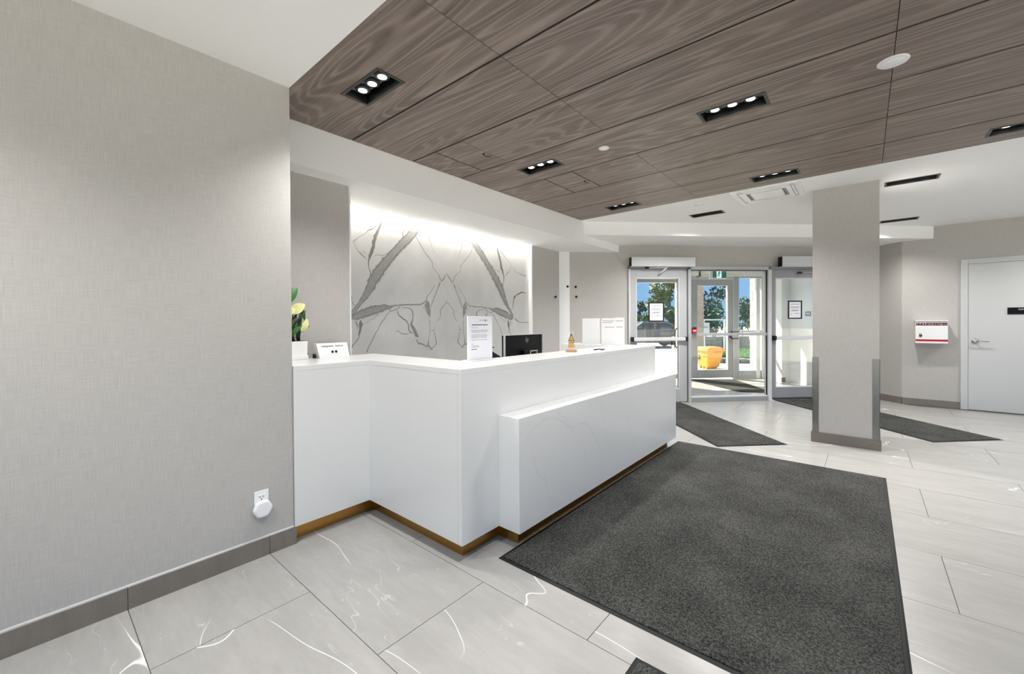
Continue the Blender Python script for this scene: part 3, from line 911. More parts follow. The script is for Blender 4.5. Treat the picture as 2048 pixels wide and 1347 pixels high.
bl_ = ['black triple downlight in the white ceiling near the entrance bulkhead corner',
       'black triple downlight in the white ceiling to the right of the column, nearer one',
       'black triple downlight in the white ceiling to the right of the column, farther one',
       'black triple downlight in the white ceiling, right of the picture, nearer one',
       'black triple downlight in the white ceiling, right of the picture, farther one'] + ['black triple downlight in the white ceiling behind the viewer, by the left wall', 'black triple downlight in the white ceiling behind the viewer, by the right windows'] 
board_light = None
for (x, y), lb in zip(board_lamps, bl_):
    q = downlight(lb, x, y, 'downlights in the white ceiling')
    for ch in q.children:
        if ch.type == 'LIGHT' and y < 0 and x < 0:
            ch.data = ch.data.copy(); ch.data.energy = LAMP_W * 1.3; ch.data.spot_size = R(130)
        if ch.type == 'LIGHT' and y > 0:
            if board_light is None:
                board_light = ch.data.copy(); board_light.energy = LAMP_W * 1.05; board_light.spot_size = R(140); board_light.spot_blend = 0.8
            ch.data = board_light
            if x < -1:
                ch.data = board_light.copy(); ch.data.energy = LAMP_W * 2.2; ch.data.spot_size = R(150)

for k, (a, b) in enumerate(((-2.9, 1.2), (-0.9, 1.2))):  # lamps added out of view to brighten the vestibule
    q = downlight('black triple downlight in the vestibule ceiling, ' + ('left one' if k == 0 else 'right one'), *uv(a, b), 'downlights in the vestibule')
    q.location.z = 2.615
    q.rotation_euler.z = A45
# ================================================================== CEILING FITTINGS
t = thing('ceiling_cassette', 'white square air conditioning cassette beside the wood ceiling', 'air conditioner', (-0.798, 5.235, ZC))
hx, hy = 0.308, 0.29
grid_slab(MB(), -hx, hx, -hy, hy, -0.014, 0.0, [(-hx + 0.05, hx - 0.05, -hy + 0.05, hy - 0.05)]).build('outer_frame', 'white_gloss', t)
grid_slab(MB(), -hx + 0.085, hx - 0.085, -hy + 0.085, hy - 0.085, -0.020, -0.004, [(-hx + 0.125, hx - 0.125, -hy + 0.125, hy - 0.125)]).build('air_ring', 'white_gloss', t)
MB().box(-0.145, 0.145, -0.13, 0.13, -0.024, -0.006).build('centre_panel', 'white_gloss', t, bevel=0.006)
MB().box(-hx + 0.05, hx - 0.05, -hy + 0.05, hy - 0.05, -0.002, -0.001).build('duct_opening', 'alu_shade', t)
for k, (a, b, c, d) in enumerate(((-0.2, 0.2, -hy + 0.056, -hy + 0.080), (-0.2, 0.2, hy - 0.080, hy - 0.056), (-hx + 0.056, -hx + 0.080, -0.2, 0.2), (hx - 0.080, hx - 0.056, -0.2, 0.2))):
    MB().hexa([(a, c, -0.012), (b, c, -0.012), (b, d, -0.012), (a, d, -0.012)], [(a, c, -0.006), (b, c, -0.006), (b, d, -0.004), (a, d, -0.004)]).build('louvre', 'white_gloss', t)
def disc(name, label, cat, x, y, r, drop=0.006):
    t = thing(name, label, cat, (x, y, ZC))
    MB().lathe([(r, 0.0), (r, -drop * 0.5), (r - 0.004, -drop), (r - 0.012, -drop)], (0, 0, 0), 40).build('rim', 'white_gloss', t)
    MB().lathe([(r - 0.014, -drop * 0.4), (r - 0.018, -drop * 1.1), (0.002, -drop * 1.25)], (0, 0, 0), 40).build('face_plate', 'white_matte', t)
    return t
disc('ceiling_speaker', 'large round white speaker grille in the wood ceiling', 'speaker', 0.116, 3.018, 0.067)
disc('sprinkler_cover', 'small round white sprinkler cover in the wood ceiling', 'sprinkler', -1.58, 2.997, 0.042)
disc('ceiling_detector', 'small round white cover in the white ceiling above the entrance', 'detector', -1.497, 5.19, 0.05)

# ================================================================== OUTLET
t = thing('wall_outlet', 'white electrical outlet low on the left wall', 'outlet', (XL, 0.842, 0.30))
MB().box(0, 0.005, -0.036, 0.036, -0.045, 0.068).build('cover_plate', 'white_gloss', t, bevel=0.0015)
sk = MB().box(0.005, 0.0075, -0.017, 0.017, 0.012, 0.046).build('socket', 'white_matte', t)
MB().box(0.0075, 0.0082, -0.009, -0.006, 0.030, 0.040).box(0.0075, 0.0082, 0.006, 0.009, 0.030, 0.040).cyl((0.0075, 0, 0.021), 0.0035, 0.0007, 10, 'x').build('slot', 'black_matte', sk)
t = thing('plug_in_device', 'round white plug-in device covering the lower outlet socket', 'plug', (XL, 0.842, 0.272))
prof = [(0.042 * math.cos(a), 0.042 * math.sin(a)) for a in [2 * math.pi * i / 8 + math.pi / 8 for i in range(8)]]
m = MB()
ring = []
for r_, x in ((0.038, 0.006), (0.046, 0.014), (0.048, 0.024), (0.045, 0.032), (0.036, 0.0345)):
    ring.append((r_, x))
seg = 32
v, f = [], []
for r_, x in ring:
    for i in range(seg):
        a = 2 * math.pi * i / seg
        k = 1 + 0.035 * math.cos(6 * a)
        v.append((x, r_ * k * math.cos(a), r_ * k * math.sin(a)))
for k in range(len(ring) - 1):
    for i in range(seg):
        j = (i + 1) % seg
        f.append((k * seg + i, k * seg + j, (k + 1) * seg + j, (k + 1) * seg + i))
m.add(v, f, True)
m.add(v[-seg:], [tuple(range(seg))])
m.build('shell', 'white_gloss', t)
MB().box(0.0, 0.008, -0.012, 0.012, -0.012, 0.012).build('plug_base', 'white_matte', t)

# ================================================================== THINGS ON THE DESK
# --- potted plant
t = thing('potted_plant', 'leafy potted plant with pale blooms in a square white pot', 'plant', (-3.02, 1.185, ZT))
pt = MB().hexa([(-0.06, -0.085, 0.016), (0.06, -0.085, 0.016), (0.06, 0.085, 0.016), (-0.06, 0.085, 0.016)], [(-0.064, -0.088, 0.128), (0.064, -0.088, 0.128), (0.064, 0.088, 0.128), (-0.064, 0.088, 0.128)]).build('pot', 'pot_white', t, bevel=0.004)
MB().box(-0.066, 0.066, -0.091, 0.091, 0.0, 0.030).build('saucer', 'pot_white', t, bevel=0.003)
MB().box(-0.061, 0.061, -0.085, 0.085, 0.1275, 0.1295).build('soil', 'soil', t)
def leaf(mb, base, tip, width, bend, up=Vector((0, 0, 1))):
    base, tip = Vector(base), Vector(tip)
    d = tip - base
    L = d.length
    side = d.cross(up)
    if side.length < 1e-4: side = Vector((0, 1, 0))
    side.normalize()
    nrm = side.cross(d).normalized()
    n = 8
    v, f = [], []
    for i in range(n + 1):
        s = i / n
        w = width * math.sin(math.pi * min(1, s * 0.94 + 0.06)) ** 0.75 * (1 - 0.35 * s)
        c = base + d * s + nrm * bend * math.sin(math.pi * s)
        v += [c - side * w + nrm * w * 0.25, c, c + side * w + nrm * w * 0.25]
    for i in range(n):
        for k in range(2):
            a = 3 * i + k
            f.append((a, a + 1, a + 4, a + 3))
    mb.add(v, f, True)
stems = [((0.0, 0.02, 0.13), (-0.005, 0.035, 0.30)), ((0.0, 0.0, 0.13), (0.01, 0.02, 0.36)), ((0.01, 0.05, 0.13), (0.02, 0.075, 0.235)), ((0.0, -0.03, 0.13), (0.0, -0.02, 0.40)), ((0.02, -0.01, 0.13), (0.03, -0.05, 0.26)), ((0.0, 0.06, 0.13), (0.01, 0.055, 0.33)), ((-0.02, 0.03, 0.13), (-0.03, 0.0, 0.30))]
for a, b in stems:
    a, b = Vector(a), Vector(b)
    MB().tube([a, (a + b) / 2 + Vector((0.006, -0.008, 0)), b], 0.0045, 6, 0.003).build('stem', 'stem_dark', t)
for mt, nm, L in (('leaf_green', 'leaf', [((0.03, -0.06, 0.385), (0.03, 0.035, 0.50), 0.05, 0.01), ((0.02, -0.03, 0.15), (0.05, 0.06, 0.24), 0.02, 0.01), ((0.02, 0.0, 0.14), (0.05, -0.03, 0.235), 0.026, 0.01), ((0.01, 0.062, 0.37), (0.02, 0.088, 0.27), 0.02, 0.012), ((0.0, -0.02, 0.14), (0.04, 0.0, 0.22), 0.024, 0.01), ((0.0, -0.08, 0.3), (0.0, -0.02, 0.45), 0.03, 0.01)]),
                  ('leaf_dark', 'leaf', [((0.03, -0.05, 0.17), (0.045, 0.02, 0.29), 0.024, 0.015), ((0.03, 0.0, 0.22), (0.045, 0.09, 0.345), 0.010, 0.012), ((0.02, 0.03, 0.14), (0.045, 0.058, 0.30), 0.014, 0.01), ((0.0, -0.01, 0.15), (0.03, 0.035, 0.34), 0.018, 0.02), ((0.0, 0.0, 0.18), (0.04, -0.06, 0.27), 0.026, 0.02), ((0.0, 0.01, 0.13), (0.04, -0.05, 0.19), 0.026, 0.02), ((0.0, 0.03, 0.22), (0.02, 0.085, 0.345), 0.012, 0.01), ((0.015, 0.07, 0.19), (0.03, 0.118, 0.235), 0.008, 0.004), ((0.0, 0.045, 0.13), (0.02, 0.04, 0.24), 0.014, 0.01), ((0.0, -0.03, 0.15), (0.02, -0.09, 0.32), 0.02, 0.02)])):
    for a, b, w_, bd in L:
        m = MB(); leaf(m, a, b, w_, bd, Vector((1, -0.5, 0.25))); m.build(nm, mt, t)
for a, b, w_, bd in (((0.03, -0.02, 0.325), (0.035, 0.085, 0.385), 0.042, 0.018), ((0.03, -0.06, 0.31), (0.03, 0.02, 0.375), 0.04, 0.02), ((0.03, 0.062, 0.195), (0.03, 0.10, 0.285), 0.026, 0.015), ((0.02, 0.0, 0.22), (0.03, 0.03, 0.30), 0.022, 0.01)):
    m = MB(); leaf(m, a, b, w_, bd, Vector((1, 0, 0.2))); m.build('bloom', 'leaf_pale', t)

# --- white suggestion box with two round holes
t = thing('suggestion_box', 'slanted white card box with two black holes and handwriting', 'box', (-2.975, 1.468, ZT))
MB().hexa([(-0.05, -0.112, 0), (0.02, -0.112, 0), (0.02, 0.112, 0), (-0.05, 0.112, 0)], [(-0.05, -0.125, 0.105), (-0.012, -0.125, 0.105), (-0.012, 0.108, 0.105), (-0.05, 0.108, 0.105)]).build('box_body', 'white_matte', t, bevel=0.0015)
nx = Vector((0.105, 0, 0.032)).normalized()
tilt = math.atan2(0.032, 0.105)
for dy in (0.000, 0.027):
    m = MB().cyl((0, 0, 0), 0.0095, 0.0012, 20)
    o = m.build('finger_hole', 'black_matte', t)
    o.location = (0.02 - 0.032 * 0.40 + 0.0004, dy - 0.014, 0.105 * 0.40)
    o.rotation_euler = (0, math.pi / 2 - tilt, 0)
text_mesh('Intergrative - Exterior', 0.0185, 'handwriting', 'ink', t, (0.02 - 0.032 * 0.80 + 0.0006, -0.008, 0.105 * 0.80), (math.pi / 2 - tilt, 0, math.pi / 2), shear=0.1)
MB().box(-0.05, -0.012, -0.133, -0.127, 0, 0.03).build('prop_leg', 'black_matte', t)

# --- acrylic sign holder with a printed notice
t = thing('notice_stand', 'upright white-edged acrylic stand holding a printed notice', 'sign', (-1.93, 1.94, ZT))
MB().box(-0.004, 0.003, -0.114, 0.114, 0.006, 0.29).build('acrylic_back', 'white_gloss', t, bevel=0.001)
MB().box(0.003, 0.0036, -0.106, 0.106, 0.012, 0.282).build('paper', 'paper', t)
MB().box(-0.06, 0.04, -0.114, 0.114, 0.0, 0.006).build('foot', 'white_gloss', t, bevel=0.001)
m, ms = MB(), MB()
def line(mb, y0, y1, z, h):
    mb.box(0.0036, 0.004, y0, y1, z - h / 2, z + h / 2)
x = -0.078
rr = random.Random(3)
while x < 0.072:
    w_ = rr.uniform(0.008, 0.02); line(m, x, min(x + w_, 0.074), 0.234, 0.0055); x += w_ + 0.0025
for z, a, b in ((0.215, -0.082, -0.022), (0.199, -0.082, 0.07), (0.193, -0.082, 0.074), (0.186, -0.082, 0.06), (0.171, -0.082, 0.058), (0.164, -0.082, 0.07), (0.157, -0.082, 0.06), (0.150, -0.082, 0.056), (0.136, -0.082, 0.068)):
    x = a
    while x < b:
        w_ = rr.uniform(0.008, 0.022); line(ms, x, min(x + w_, b), z, 0.0025); x += w_ + 0.003
for z, a, b, h in ((0.110, -0.082, -0.066, 0.003), (0.098, -0.082, -0.016, 0.003), (0.089, -0.082, -0.01, 0.003)):
    line(ms, a, b, z, h)
line(m, -0.084, -0.032, 0.075, 0.0035)
for k, y in enumerate((-0.005, 0.012, 0.026, 0.042, 0.060)):
    line(m if k == 3 else ms, y, y + (0.006 if k != 3 else 0.008), 0.263, 0.008 if k != 3 else 0.012)
for q in (m.build('print', 'ink', t), ms.build('print', 'ink_soft', t)):
    q['kind'] = 'stuff'

# --- monitor seen from behind
t = thing('computer_monitor', 'black computer monitor seen from behind on the reception desk', 'monitor', (-2.30, 2.85, 0.75))
MB().box(-0.02, 0.012, -0.262, 0.262, 0.10, 0.436).build('back_shell', 'black_gloss', t, bevel=0.004)
grid_slab(MB(), -0.266, 0.266, 0.096, 0.440, -0.022, -0.002, [(-0.2615, 0.2615, 0.1005, 0.4355)], 'xzy').build('bezel_rim', 'alu_light', t).rotation_euler = (0, 0, R(90))
MB().box(0.012, 0.05, -0.04, 0.04, 0.0, 0.30).build('stand_neck', 'black_gloss', t, bevel=0.004)
MB().box(-0.08, 0.12, -0.12, 0.12, 0.0, 0.012).build('stand_foot', 'black_gloss', t, bevel=0.003)
text_mesh('hp', 0.062, 'logo_mark', 'alu_shade', t, (0.0128, 0.035, 0.392), (math.pi / 2, 0, math.pi / 2), shear=0.35, sx=0.7)
grid_slab(MB(), 0.085, 0.19, 0.21, 0.292, -0.016, -0.012, [(0.092, 0.183, 0.21, 0.284)], 'xzy').build('cable_bracket', 'alu_light', t).rotation_euler = (0, 0, R(90))
# --- desk phone behind the notice stand
t = thing('desk_phone', 'black desk phone peeking out between notice stand and monitor', 'phone', (-2.2, 2.30, 0.75))
MB().hexa([(-0.12, -0.10, 0), (0.12, -0.10, 0), (0.12, 0.16, 0), (-0.12, 0.16, 0)], [(-0.12, -0.10, 0.345), (0.12, -0.10, 0.345), (0.12, 0.12, 0.24), (-0.12, 0.12, 0.24)]).build('phone_body', 'black_matte', t, bevel=0.006)
MB().box(-0.10, -0.03, -0.09, 0.10, 0.345, 0.352).build('handset', 'black_gloss', t)
# --- amber trophy
t = thing('trophy', 'small clear block trophy with an amber cone on a wooden base', 'trophy', (-1.852, 2.93, ZT), R(35))
MB().box(-0.045, 0.045, -0.022, 0.022, 0, 0.016).build('base', 'award_wood', t, bevel=0.002)
MB().box(-0.034, 0.034, -0.012, 0.012, 0.016, 0.165).build('block', 'acrylic', t)
MB().hexa([(-0.027, -0.006, 0.088), (0.027, -0.006, 0.088), (0.027, 0.006, 0.088), (-0.027, 0.006, 0.088)], [(-0.003, -0.004, 0.154), (0.003, -0.004, 0.154), (0.003, 0.004, 0.154), (-0.003, 0.004, 0.154)]).build('cone', 'amber_dark', t)
MB().hexa([(-0.019, -0.0085, 0.094), (0.019, -0.0085, 0.094), (0.019, 0.0, 0.094), (-0.019, 0.0, 0.094)], [(-0.005, -0.0085, 0.134), (0.005, -0.0085, 0.134), (0.005, 0.0, 0.134), (-0.005, 0.0, 0.134)]).build('cone_core', 'amber', t)
MB().box(-0.024, 0.024, -0.007, 0.006, 0.036, 0.080).build('plaque', 'amber', t)
MB().box(-0.024, 0.024, -0.0075, 0.0065, 0.076, 0.081).build('plaque_rim', 'amber_dark', t)
# --- clipboard sheet with pens
t = thing('paper_pad', 'white paper pad lying on the counter beside the trophy', 'paper', (-1.83, 3.50, ZT), R(8))
MB().box(-0.09, 0.09, -0.17, 0.17, 0, 0.008).build('sheets', 'paper', t)
for k, (a, b) in enumerate((((-1.745, 3.24), (-1.775, 3.38)), ((-1.79, 3.20), (-1.80, 3.33)))):
    p = thing('pen', ('black pen lying at the near edge of the counter' if k == 0 else 'black pen lying beside the paper pad'), 'pen', (a[0], a[1], ZT + 0.005))
    MB().tube([(0, 0, 0), ((b[0] - a[0]), (b[1] - a[1]), 0)], 0.0045, 8).build('barrel', 'black_gloss', p)
    MB().tube([(0, 0, 0), (-(b[0] - a[0]) * 0.1, -(b[1] - a[1]) * 0.1, 0)], 0.0042, 8, 0.0008).build('tip', 'black_matte', p)
# --- three white sign holders on the far counter
def holder(label, x0, x1, y, h, lines):
    t = thing('sign_holder', label, 'sign', ((x0 + x1) / 2, y, ZT), 0, 'white sign holders on the far counter')
    w_ = (x1 - x0) / 2
    MB().box(-w_, w_, -0.002, 0.004, 0.004, h).build('panel', 'white_gloss', t, bevel=0.001)
    MB().box(-w_, w_, -0.03, 0.04, 0, 0.004).build('foot', 'white_gloss', t)
    if lines:
        m = MB()
        for z, a, b in lines:
            m.box(-w_ + a * 2 * w_, -w_ + b * 2 * w_, -0.0026, -0.002, h * z - 0.003, h * z + 0.003)
        m.build('print', 'ink_soft', t)['kind'] = 'stuff'
holder('blank white sign holder at the left on the far counter', -2.43, -2.21, 4.08, 0.285, None)
holder('white sign holder with a heading line, middle of the far counter', -2.195, -2.03, 4.085, 0.285, [(0.9, 0.1, 0.9), (0.84, 0.1, 0.8), (0.66, 0.25, 0.95)])
holder('narrow white sign holder at the right end of the far counter', -2.01, -1.90, 4.03, 0.29, [(0.88, 0.1, 0.9), (0.66, 0.2, 0.85)])

# ================================================================== WALL PEGS
def peg(label, p, rot):
    t = thing('wall_peg', label, 'peg', p, rot, 'black pegs beside the entrance')
    MB().lathe([(0.006, 0.0), (0.006, 0.012), (0.017, 0.016), (0.018, 0.026), (0.012, 0.032), (0.002, 0.033)], (0, 0, 0), 18).build('knob', 'black_gloss', t).rotation_euler = (R(90), 0, 0)
peg('black wall peg left of the bright corner post', (-3.61, 5.246, 1.677), R(90))
peg('black wall peg on the bright corner post', (-3.535, 5.487, 1.845), R(45))
peg('upper black wall peg right of the corner post', (uv(-4.876, 0)[0], uv(-4.876, 0)[1], 1.838), R(45))
peg('lower black wall peg right of the corner post', (uv(-4.867, 0)[0], uv(-4.867, 0)[1], 1.684), R(45))

# ================================================================== ENTRANCE DOORS (local frame: x = along wall, y = outwards)
def glazed_leaf(root, u0, u1, z0, z1, sl, sr, zt, zb, v0, v1, mat='alu_frame', glass_mat='pane_glass'):
    """stile left/right, top and bottom rail, pane"""
    MB().box(u0, u0 + sl, v0, v1, z0, z1).build('stile', mat, root, bevel=0.002)
    MB().box(u1 - sr, u1, v0, v1, z0, z1).build('stile', mat, root, bevel=0.002)
    MB().box(u0 + sl, u1 - sr, v0, v1, zt, z1).build('top_rail', mat, root, bevel=0.002)
    MB().box(u0 + sl, u1 - sr, v0, v1, z0, zb).build('bottom_rail', mat, root, bevel=0.002)
    vm = (v0 + v1) / 2
    grid_slab(MB(), u0 + sl - 0.001, u1 - sr + 0.001, zb - 0.001, zt + 0.001, v0 - 0.002, v1 + 0.002, [(u0 + sl + 0.012, u1 - sr - 0.012, zb + 0.012, zt - 0.012)], 'xzy').build('glazing_bead', 'alu_light', root)
    MB().box(u0 + sl, u1 - sr, vm - 0.003, vm + 0.003, zb, zt).build('pane', glass_mat, root)
def push_bar(root, u0, u1, z, v, mat='alu_light'):
    b = MB().box(u0 + 0.035, u1 - 0.03, v - 0.055, v - 0.02, z - 0.028, z + 0.028).build('push_bar', mat, root, bevel=0.006)
    MB().box(u0, u0 + 0.036, v - 0.06, v, z - 0.036, z + 0.036).build('end_cap', 'black_matte', b)
    MB().box(u1 - 0.032, u1, v - 0.06, v, z - 0.034, z + 0.034).build('end_cap', 'black_matte', b)
def d_handle(root, u0, u1, z0, z1, v, side, mat='black_matte'):
    """flat loop handle standing off the stile"""
    m = MB()
    pts = [(u1, v, z1), (u0 + 0.03, v, z1), (u0, v, z1 - 0.03), (u0, v, z0 + 0.03), (u0 + 0.03, v, z0), (u1, v, z0)]
    m.tube(pts, 0.016, 8)
    m.build('pull_handle', mat, root)
V0, V1 = -0.02, 0.03
# left leaf
d = empty_struct('door_1', O45, A45, 'left glazed entrance door with a push bar')
glazed_leaf(d, -4.0, -3.075, 0.012, 2.12, 0.095, 0.125, 1.985, 0.21, V0, V1)
push_bar(d, -4.0, -3.09, 1.012, V0)
# right leaf
d = empty_struct('door_2', O45, A45, 'right glazed entrance door partly behind the column')
glazed_leaf(d, -1.645, -0.72, 0.03, 2.12, 0.066, 0.095, 1.985, 0.205, V0, V1, 'alu_shade')
push_bar(d, -1.64, -0.73, 1.012, V0)
MB().box(-1.64, -0.72, V0 - 0.03, V0, 0.012, 0.045).build('door_sweep', 'chrome', d)
# fixed glazing between them
w = empty_struct('window_1', O45, A45, 'fixed glass panel between the two entrance doors')
MB().box(-3.06, -3.015, -0.045, 0.06, 0, 2.165).build('jamb', 'alu_frame', w, bevel=0.002)
MB().box(-1.715, -1.66, -0.045, 0.06, 0, 2.165).build('jamb', 'alu_light', w, bevel=0.002)
MB().box(-1.722, -1.715, -0.012, 0.012, 0.07, 2.11).build('gasket', 'black_matte', w)
MB().box(-3.06, -1.66, -0.045, 0.06, 2.112, 2.165).build('head_rail', 'alu_frame', w, bevel=0.002)
MB().box(-3.015, -1.722, -0.01, 0.05, 2.100, 2.112).build('gasket', 'fixture_grey', w)
MB().box(-3.015, -1.722, -0.045, 0.06, 0.0, 0.07).build('bottom_rail', 'alu_shade', w, bevel=0.002)
MB().box(-3.015, -1.722, -0.035, 0.05, 0.07, 0.085).build('glazing_bead', 'alu_light', w)
MB().box(-3.015, -1.722, -0.02, 0.04, 1.055, 1.100).build('mid_rail', 'alu_frame', w, bevel=0.002)
MB().box(-3.015, -1.722, 0.005, 0.011, 0.07, 2.105).build('pane', 'pane_glass', w)
# outer frame round the whole opening
tr = empty_struct('trim_1', O45, A45, 'light metal frame round the entrance doors')
MB().box(-4.03, -4.002, -0.03, 0.06, 0, 2.165).build('jamb', 'alu_light', tr)
MB().box(-0.715, -0.66, -0.03, 0.06, 0, 2.165).build('jamb', 'alu_light', tr)
MB().box(-4.03, -3.06, -0.03, 0.06, 2.125, 2.165).build('head', 'alu_shade', tr)
MB().box(-1.66, -0.66, -0.03, 0.06, 2.125, 2.165).build('head', 'alu_shade', tr)
MB().box(-3.075, -3.061, -0.005, 0.04, 0, 2.12).build('gasket', 'fixture_grey', tr)
# automatic operators above the doors
def operator(label, u0, u1, z0, z1):
    t = thing('door_operator', label, 'door operator', (uv(u0, 0)[0], uv(u0, 0)[1], z0), A45, 'automatic door operators')
    MB().box(0.006, u1 - u0, -0.14, -0.046, 0.0, z1 - z0).build('housing', 'alu_light', t, bevel=0.004)
    MB().box(0.0, 0.006, -0.134, -0.046, 0.006, z1 - z0 - 0.006).build('end_cap', 'black_matte', t)
    return t
t = operator('white door operator box above the left entrance door', -4.027, -2.994, 2.148, 2.295)
a = MB().box(0.25, 0.30, -0.10, -0.06, -0.03, 0.0)
a.build('spindle', 'black_matte', t)
MB().tube([(0.27, -0.08, -0.02), (0.56, -0.10, -0.012), (0.60, -0.10, 0.0)], 0.010, 8).build('arm', 'alu_light', t)
MB().tube([(0.60, -0.10, -0.004), (0.48, -0.06, -0.115)], 0.013, 8).build('arm', 'alu_light', t)
t = operator('white door operator box above the right entrance door, cut by the column', -1.554, -0.52, 2.155, 2.322)
MB().tube([(0.36, -0.05, -0.09), (0.80, -0.05, -0.075)], 0.010, 8).build('arm', 'alu_frame', t)
MB().hexa([(0.33, -0.06, -0.10), (0.42, -0.06, -0.10), (0.42, -0.04, -0.10), (0.33, -0.04, -0.10)], [(0.36, -0.06, -0.07), (0.39, -0.06, -0.07), (0.39, -0.04, -0.07), (0.36, -0.04, -0.07)]).build('spindle', 'black_matte', t)
# framed notices on the two doors
def framed(label, u0, u1, z0, z1, v, hook):
    c = (u0 + u1) / 2
    t = thing('framed_notice', label, 'notice', (uv(c, v)[0], uv(c, v)[1], z0), A45)
    hw, h = (u1 - u0) / 2, z1 - z0
    grid_slab(MB(), -hw, hw, 0, h, -0.012, 0.0, [(-hw + 0.018, hw - 0.018, 0.018, h - 0.018)], 'xzy').build('frame', 'black_matte', t)
    MB().box(-hw + 0.016, hw - 0.016, -0.006, -0.002, 0.016, h - 0.016).build('sheet', 'paper', t)
    m = MB()
    for z, a, b in ((0.80, 0.2, 0.85), (0.66, 0.2, 0.85), (0.60, 0.2, 0.8), (0.48, 0.3, 0.8), (0.44, 0.2, 0.7), (0.30, 0.45, 0.8), (0.27, 0.2, 0.3)):
        m.box(-hw + a * 2 * hw, -hw + b * 2 * hw, -0.0066, -0.006, h * z - 0.005, h * z + 0.005)
    m.build('print', 'ink_soft', t)['kind'] = 'stuff'
    if hook:
        MB().cyl((0.02, -0.008, h + 0.004), 0.012, 0.008, 16, 'y').build('hanger', 'black_matte', t)
framed('black framed notice hanging on the left entrance door glass', -3.70, -3.447, 1.29, 1.598, -0.001, True)
framed('black framed notice on the right entrance door glass', -1.353, -1.113, 1.32, 1.618, -0.001, False)
# red call point on the fixed panel
t = thing('call_point', 'small red call point at the left edge of the glass panel', 'alarm', (uv(-2.965, -0.02)[0], uv(-2.965, -0.02)[1], 1.084), A45)
MB().box(-0.052, 0.052, -0.02, 0.0, 0.0, 0.128).build('backing', 'acrylic', t)
MB().box(-0.036, 0.036, -0.035, -0.004, 0.012, 0.105).build('case', 'red', t, bevel=0.005)
MB().box(-0.030, 0.030, -0.037, -0.034, 0.088, 0.112).build('cover', 'black_matte', t)
MB().box(-0.024, 0.024, -0.0365, -0.034, 0.048, 0.066).build('label_strip', 'white_matte', t)
# exit sign inside the vestibule
t = thing('exit_sign', 'green and white exit sign hanging inside the vestibule', 'exit sign', (uv(-1.747, 1.3)[0], uv(-1.747, 1.3)[1], 2.11), A45)
MB().box(-0.17, 0.17, 0.0, 0.05, 0.0, 0.20).build('case', 'white_gloss', t, bevel=0.004)
MB().box(-0.12, 0.155, -0.003, 0.0, 0.018, 0.185).build('green_face', 'sign_green', t)
pf = MB().box(-0.042, 0.056, -0.005, -0.003, 0.016, 0.187).build('door_pictogram', 'sign_lit', t)
m = MB().cyl((0.010, -0.0065, 0.150), 0.013, 0.0015, 14, 'y')
m.hexa([(-0.014, -0.0065, 0.085), (0.016, -0.0065, 0.085), (0.016, -0.005, 0.085), (-0.014, -0.005, 0.085)], [(-0.006, -0.0065, 0.135), (0.024, -0.0065, 0.135), (0.024, -0.005, 0.135), (-0.006, -0.005, 0.135)])
m.box(-0.030, -0.006, -0.0065, -0.005, 0.045, 0.058).box(0.006, 0.018, -0.0065, -0.005, 0.035, 0.085).box(-0.022, -0.008, -0.0065, -0.005, 0.05, 0.09).box(0.024, 0.042, -0.0065, -0.005, 0.10, 0.112)
m.build('running_figure', 'sign_green', t)
MB().cyl((-0.05, 0.025, 0.20), 0.008, 0.31, 10).build('hanging_rod', 'alu_light', t)
MB().cyl((0.05, 0.025, 0.20), 0.008, 0.31, 10).build('hanging_rod', 'alu_light', t)
# small plate on the vestibule wall
t = thing('wall_plate', 'small grey metal plate on the bright vestibule wall', 'wall plate', (uv(0.111, 1.312)[0], uv(0.111, 1.312)[1], 1.425), A45)
MB().box(-0.008, 0.0, -0.068, 0.068, -0.043, 0.043).build('plate', 'steel_brushed', t, bevel=0.001)
for k in range(3):
    MB().box(-0.010, -0.008, -0.05 + k * 0.036, -0.028 + k * 0.036, -0.02, 0.02).build('switch', 'white_matte', t)

# ---- outer doors
VE0, VE1 = 2.40, 2.46
d = empty_struct('door_3', O45, A45, 'outer glazed door seen through the fixed panel')
glazed_leaf(d, -1.715, -0.755, 0.03, 2.20, 0.135, 0.11, 2.08, 0.20, VE0, VE1, 'alu_frame')
push_bar(d, -1.70, -0.86, 1.0, VE0)
d_handle(d, -0.84, -0.66, 0.90, 1.048, VE0 - 0.05, 1)
d = empty_struct('door_4', O45, A45, 'outer glazed door seen through the left door')
glazed_leaf(d, -3.09, -1.84, 0.03, 2.20, 0.09, 0.185, 2.15, 0.12, VE0, VE1, 'alu_frame')
d_handle(d, -2.11, -2.02, 0.715, 1.128, VE0 - 0.05, 1)
w = empty_struct('window_2', O45, A45, 'narrow sidelight of the outer entrance')
glazed_leaf(w, -0.735, 0.02, 0.0, 2.27, 0.115, 0.04, 2.25, 0.17, VE0, VE1, 'alu_frame')
MB().box(-0.22, -0.13, VE0 - 0.02, VE1, 0.0, 2.25).build('mullion', 'white_gloss', w, bevel=0.002)
MB().box(-0.09, 0.02, VE0 - 0.03, VE1, 0.0, 2.25).build('mullion', 'white_gloss', w, bevel=0.002)
MB().box(-0.60, -0.0, VE0 - 0.01, VE1 - 0.01, 1.03, 1.075).build('mid_rail', 'alu_frame', w)
tr = empty_struct('trim_2', O45, A45, 'white metal frame round the outer doors')
MB().box(-3.10, 0.02, VE0 - 0.02, VE1 + 0.02, 2.27, 2.40).build('head', 'white_gloss', tr)
MB().box(-1.84, -1.72, VE0 - 0.01, VE1 + 0.01, 0.0, 2.27).build('jamb', 'alu_light', tr)
MB().box(-0.755, -0.735, VE0 - 0.01, VE1 + 0.01, 0.0, 2.27).build('jamb', 'alu_light', tr)
MB().box(-3.10, -1.72, VE0 - 0.01, VE1 + 0.01, 2.20, 2.27).build('head', 'alu_light', tr)
